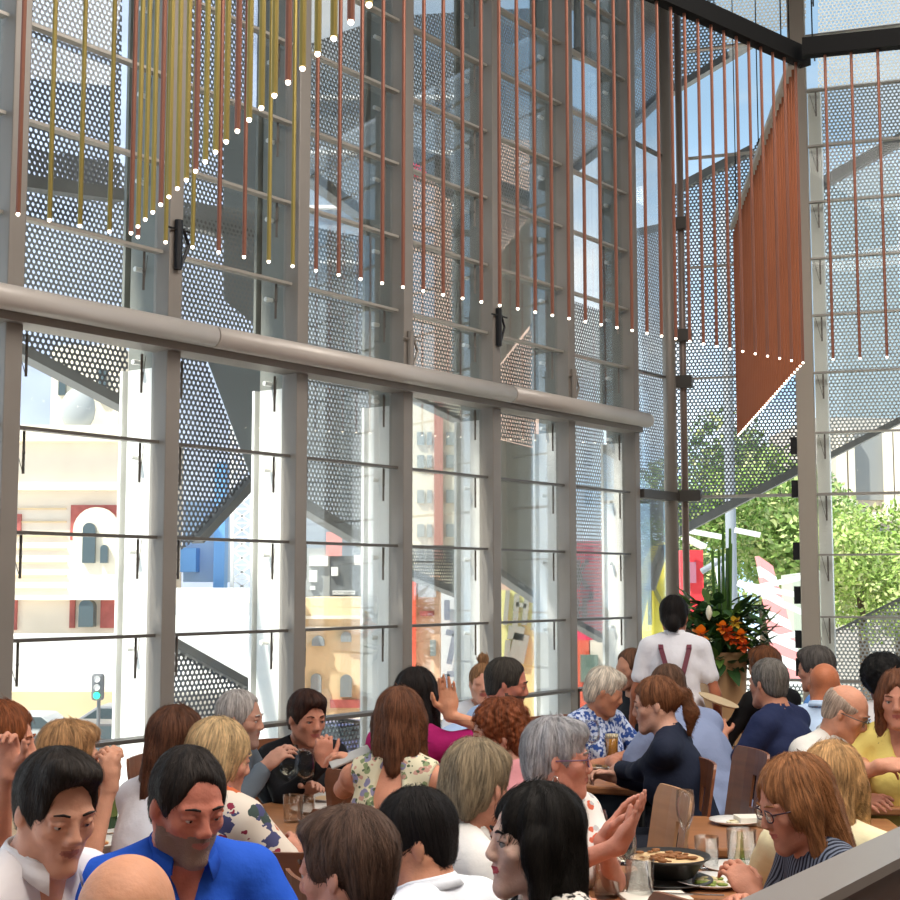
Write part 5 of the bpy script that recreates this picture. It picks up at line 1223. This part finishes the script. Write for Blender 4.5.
# ================================================================ planter with flowers
q = P(722, 656, 9.2); base = empty('planter', (q.x, 9.2, 0)); tag(base, 'tall tan planter standing before the back glass', 'planter')
zt = q.z+.03; mb = MB(); mb.lathe([(0, 0), (.10, 0), (.115, .02), (.125, zt*.45), (.165, zt-.02), (.17, zt), (.155, zt), (.14, zt-.03), (0, zt-.05)], 32); mb.build('pot', mat('tan_ceramic', '#c2976c', .6, var=.08, vscale=6), base, True)
fa = empty('flower_arrangement', (q.x, 9.2, zt-.04)); tag(fa, 'green leaves with orange lilies and tall spikes in the tan planter', 'flowers')
rn = random.Random(11); mb = MB()
def leafm(mb, p, d, L, wd, droop, mi=0):
    d = Vector(d).normalized(); s = d.cross(Vector((0, 0, 1))).normalized(); pts = []
    for i in range(6):
        t = i/5; c = p+d*L*t-Vector((0, 0, droop*t*t)); w2 = wd*math.sin(PI*min(.97, t*.9+.08)); pts.append((c-s*w2/2, c+Vector((0, 0, -w2*.15)), c+s*w2/2))
    V = [v for r_ in pts for v in r_]; mb.add(V, [(3*i+j, 3*i+j+1, 3*i+j+4, 3*i+j+3) for i in range(5) for j in (0, 1)], mi)
for i in range(420):
    a = rn.uniform(0, 6.28); el_ = rn.uniform(-.6, 1.3); r0 = rn.uniform(.05, .24); c = Vector((math.cos(a)*r0*1.15, math.sin(a)*r0*.8, rn.uniform(-.05, .36)))
    leafm(mb, c, (math.cos(a), math.sin(a), el_), rn.uniform(.09, .19), rn.uniform(.05, .085), rn.uniform(.0, .07), rn.choice((0, 0, 1)))
for i in range(60): a = rn.uniform(-1.2, .6); leafm(mb, Vector((.16, -.06, rn.uniform(-.05, .1))), (math.cos(a)*.6, -.3, -.9), rn.uniform(.1, .2), .04, .05, 0)
mb.tube([(0, 0, -.02), (0, 0, .2)], .05, 8)
mb.build('foliage', [mat('deep_leaf', '#31542a', .5), mat('mid_leaf', '#5c7f36', .5)], fa)['kind'] = 'stuff'
for i in range(9):
    x = rn.uniform(-.05, .07); hgt = rn.uniform(.6, .78) if i < 5 else rn.uniform(.45, .62); mb = MB(); leafm(mb, Vector((x, rn.uniform(-.04, .04), .1)), (x*.35, 0, 1), hgt, .035, 0, 0); yo = .01*i; V = [Vector((x-.012, 0, .1)), Vector((x+.012, 0, .1)), Vector((x*1.4+.008, 0, .1+hgt)), Vector((x*1.4-.008, 0, .1+hgt))]
    mb.add([v+Vector((0, .004+yo, 0)) for v in V]+[v+Vector((0, yo-.001, 0)) for v in V], [(0, 1, 2, 3), (4, 5, 6, 7)]); mb.build('spiky_leaf', mat('spike_green', '#4f7a2e', .5), fa)
def flower(px, py, m, sz, nm='lily'):
    w_ = P(px, py, 8.93); c = w_-Vector(fa.location); mb = MB()
    for k in range(6):
        a = k*PI/3+px; leafm(mb, c, (math.cos(a), -.55, math.sin(a)), sz*.85, sz*.8, 0)
    for k in range(5): mb.tube([c, c+Vector((rn.uniform(-.015, .015), -sz*.9, rn.uniform(-.015, .015)))], .003, 5, 1)
    mb.build(nm, [m, mat('stamen', '#7a3a1a', .6)], fa, True)
O1 = mat('orange_petal', '#f08a1c', .5); O2 = mat('deep_orange_petal', '#dd5c1c', .5)
for px, py, m, sz in ((700, 634, O1, .085), (728, 633, O2, .07), (741, 635, O1, .06), (735, 622, mat('yellow_petal', '#e6c23c', .5), .06), (722, 627, O1, .06), (743, 645, O2, .065), (733, 640, O2, .05)): flower(px, py, m, sz)
for px, py in ((709, 613), (683, 626)):
    c = P(px, py, 8.95)-Vector(fa.location); mb = MB(); mb.lathe([(0, 0), (.014, .02), (.022, .05), (.016, .08), (.004, .1)], 12, c-Vector((0, 0, .05))); mb.build('lily_bud', mat('cream_petal', '#ece8cf', .5), fa, True)
# ================================================================ half-height partition at lower right
a = P(735, 902, 2.36); b_ = P(905, 822, 3.10); zc = 1.15
ra = ray(735, 902); ta = (zc-EYE)/ra.z; A_ = Vector((ra.x*ta, ra.y*ta, zc)); rb = ray(905, 824); tb = (zc-EYE)/rb.z; B_ = Vector((rb.x*tb, rb.y*tb, zc))
d_ = (B_-A_).normalized(); A2 = A_-d_*1.6; B2 = B_+d_*1.0; sd = Vector((d_.y, -d_.x, 0))
r = empty('low_partition', (0, 0, 0)); tag(r, 'dark brown low partition with grey steel cap at lower right', 'partition')
mb = MB(); mb.prism([A2+Vector((0, 0, -zc)), A2+sd*.09+Vector((0, 0, -zc)), A2+sd*.09, A2], B2-A2); 
mb = MB(); o1 = (A2+B2)/2+sd*.055; L_ = (B2-A2).length; rt = Matrix.Rotation(math.atan2(d_.y, d_.x), 3, 'Z')
mb.box(Vector((o1.x, o1.y, (zc-.02)/2)), (L_, .08, zc-.02), rt); mb.build('board', mat('dark_walnut', '#4a3228', .35, var=.2, vscale=2.5, stretch=(1, 1, 3)), r)
mb = MB(); mb.box(Vector((o1.x, o1.y, zc-.01)), (L_, .11, .02), rt); mb.build('cap', mat('brushed_cap', '#8f8781', .35, .4), r)

c = copy_tree(ch0); q = P(288, 850, 3.95); c.location = (q.x, 4.2, 0); c.rotation_euler = (0, 0, R(-12)); tag(c, 'brown plywood chair with slotted back facing us at lower centre left', 'chair', 'plywood dining chairs')
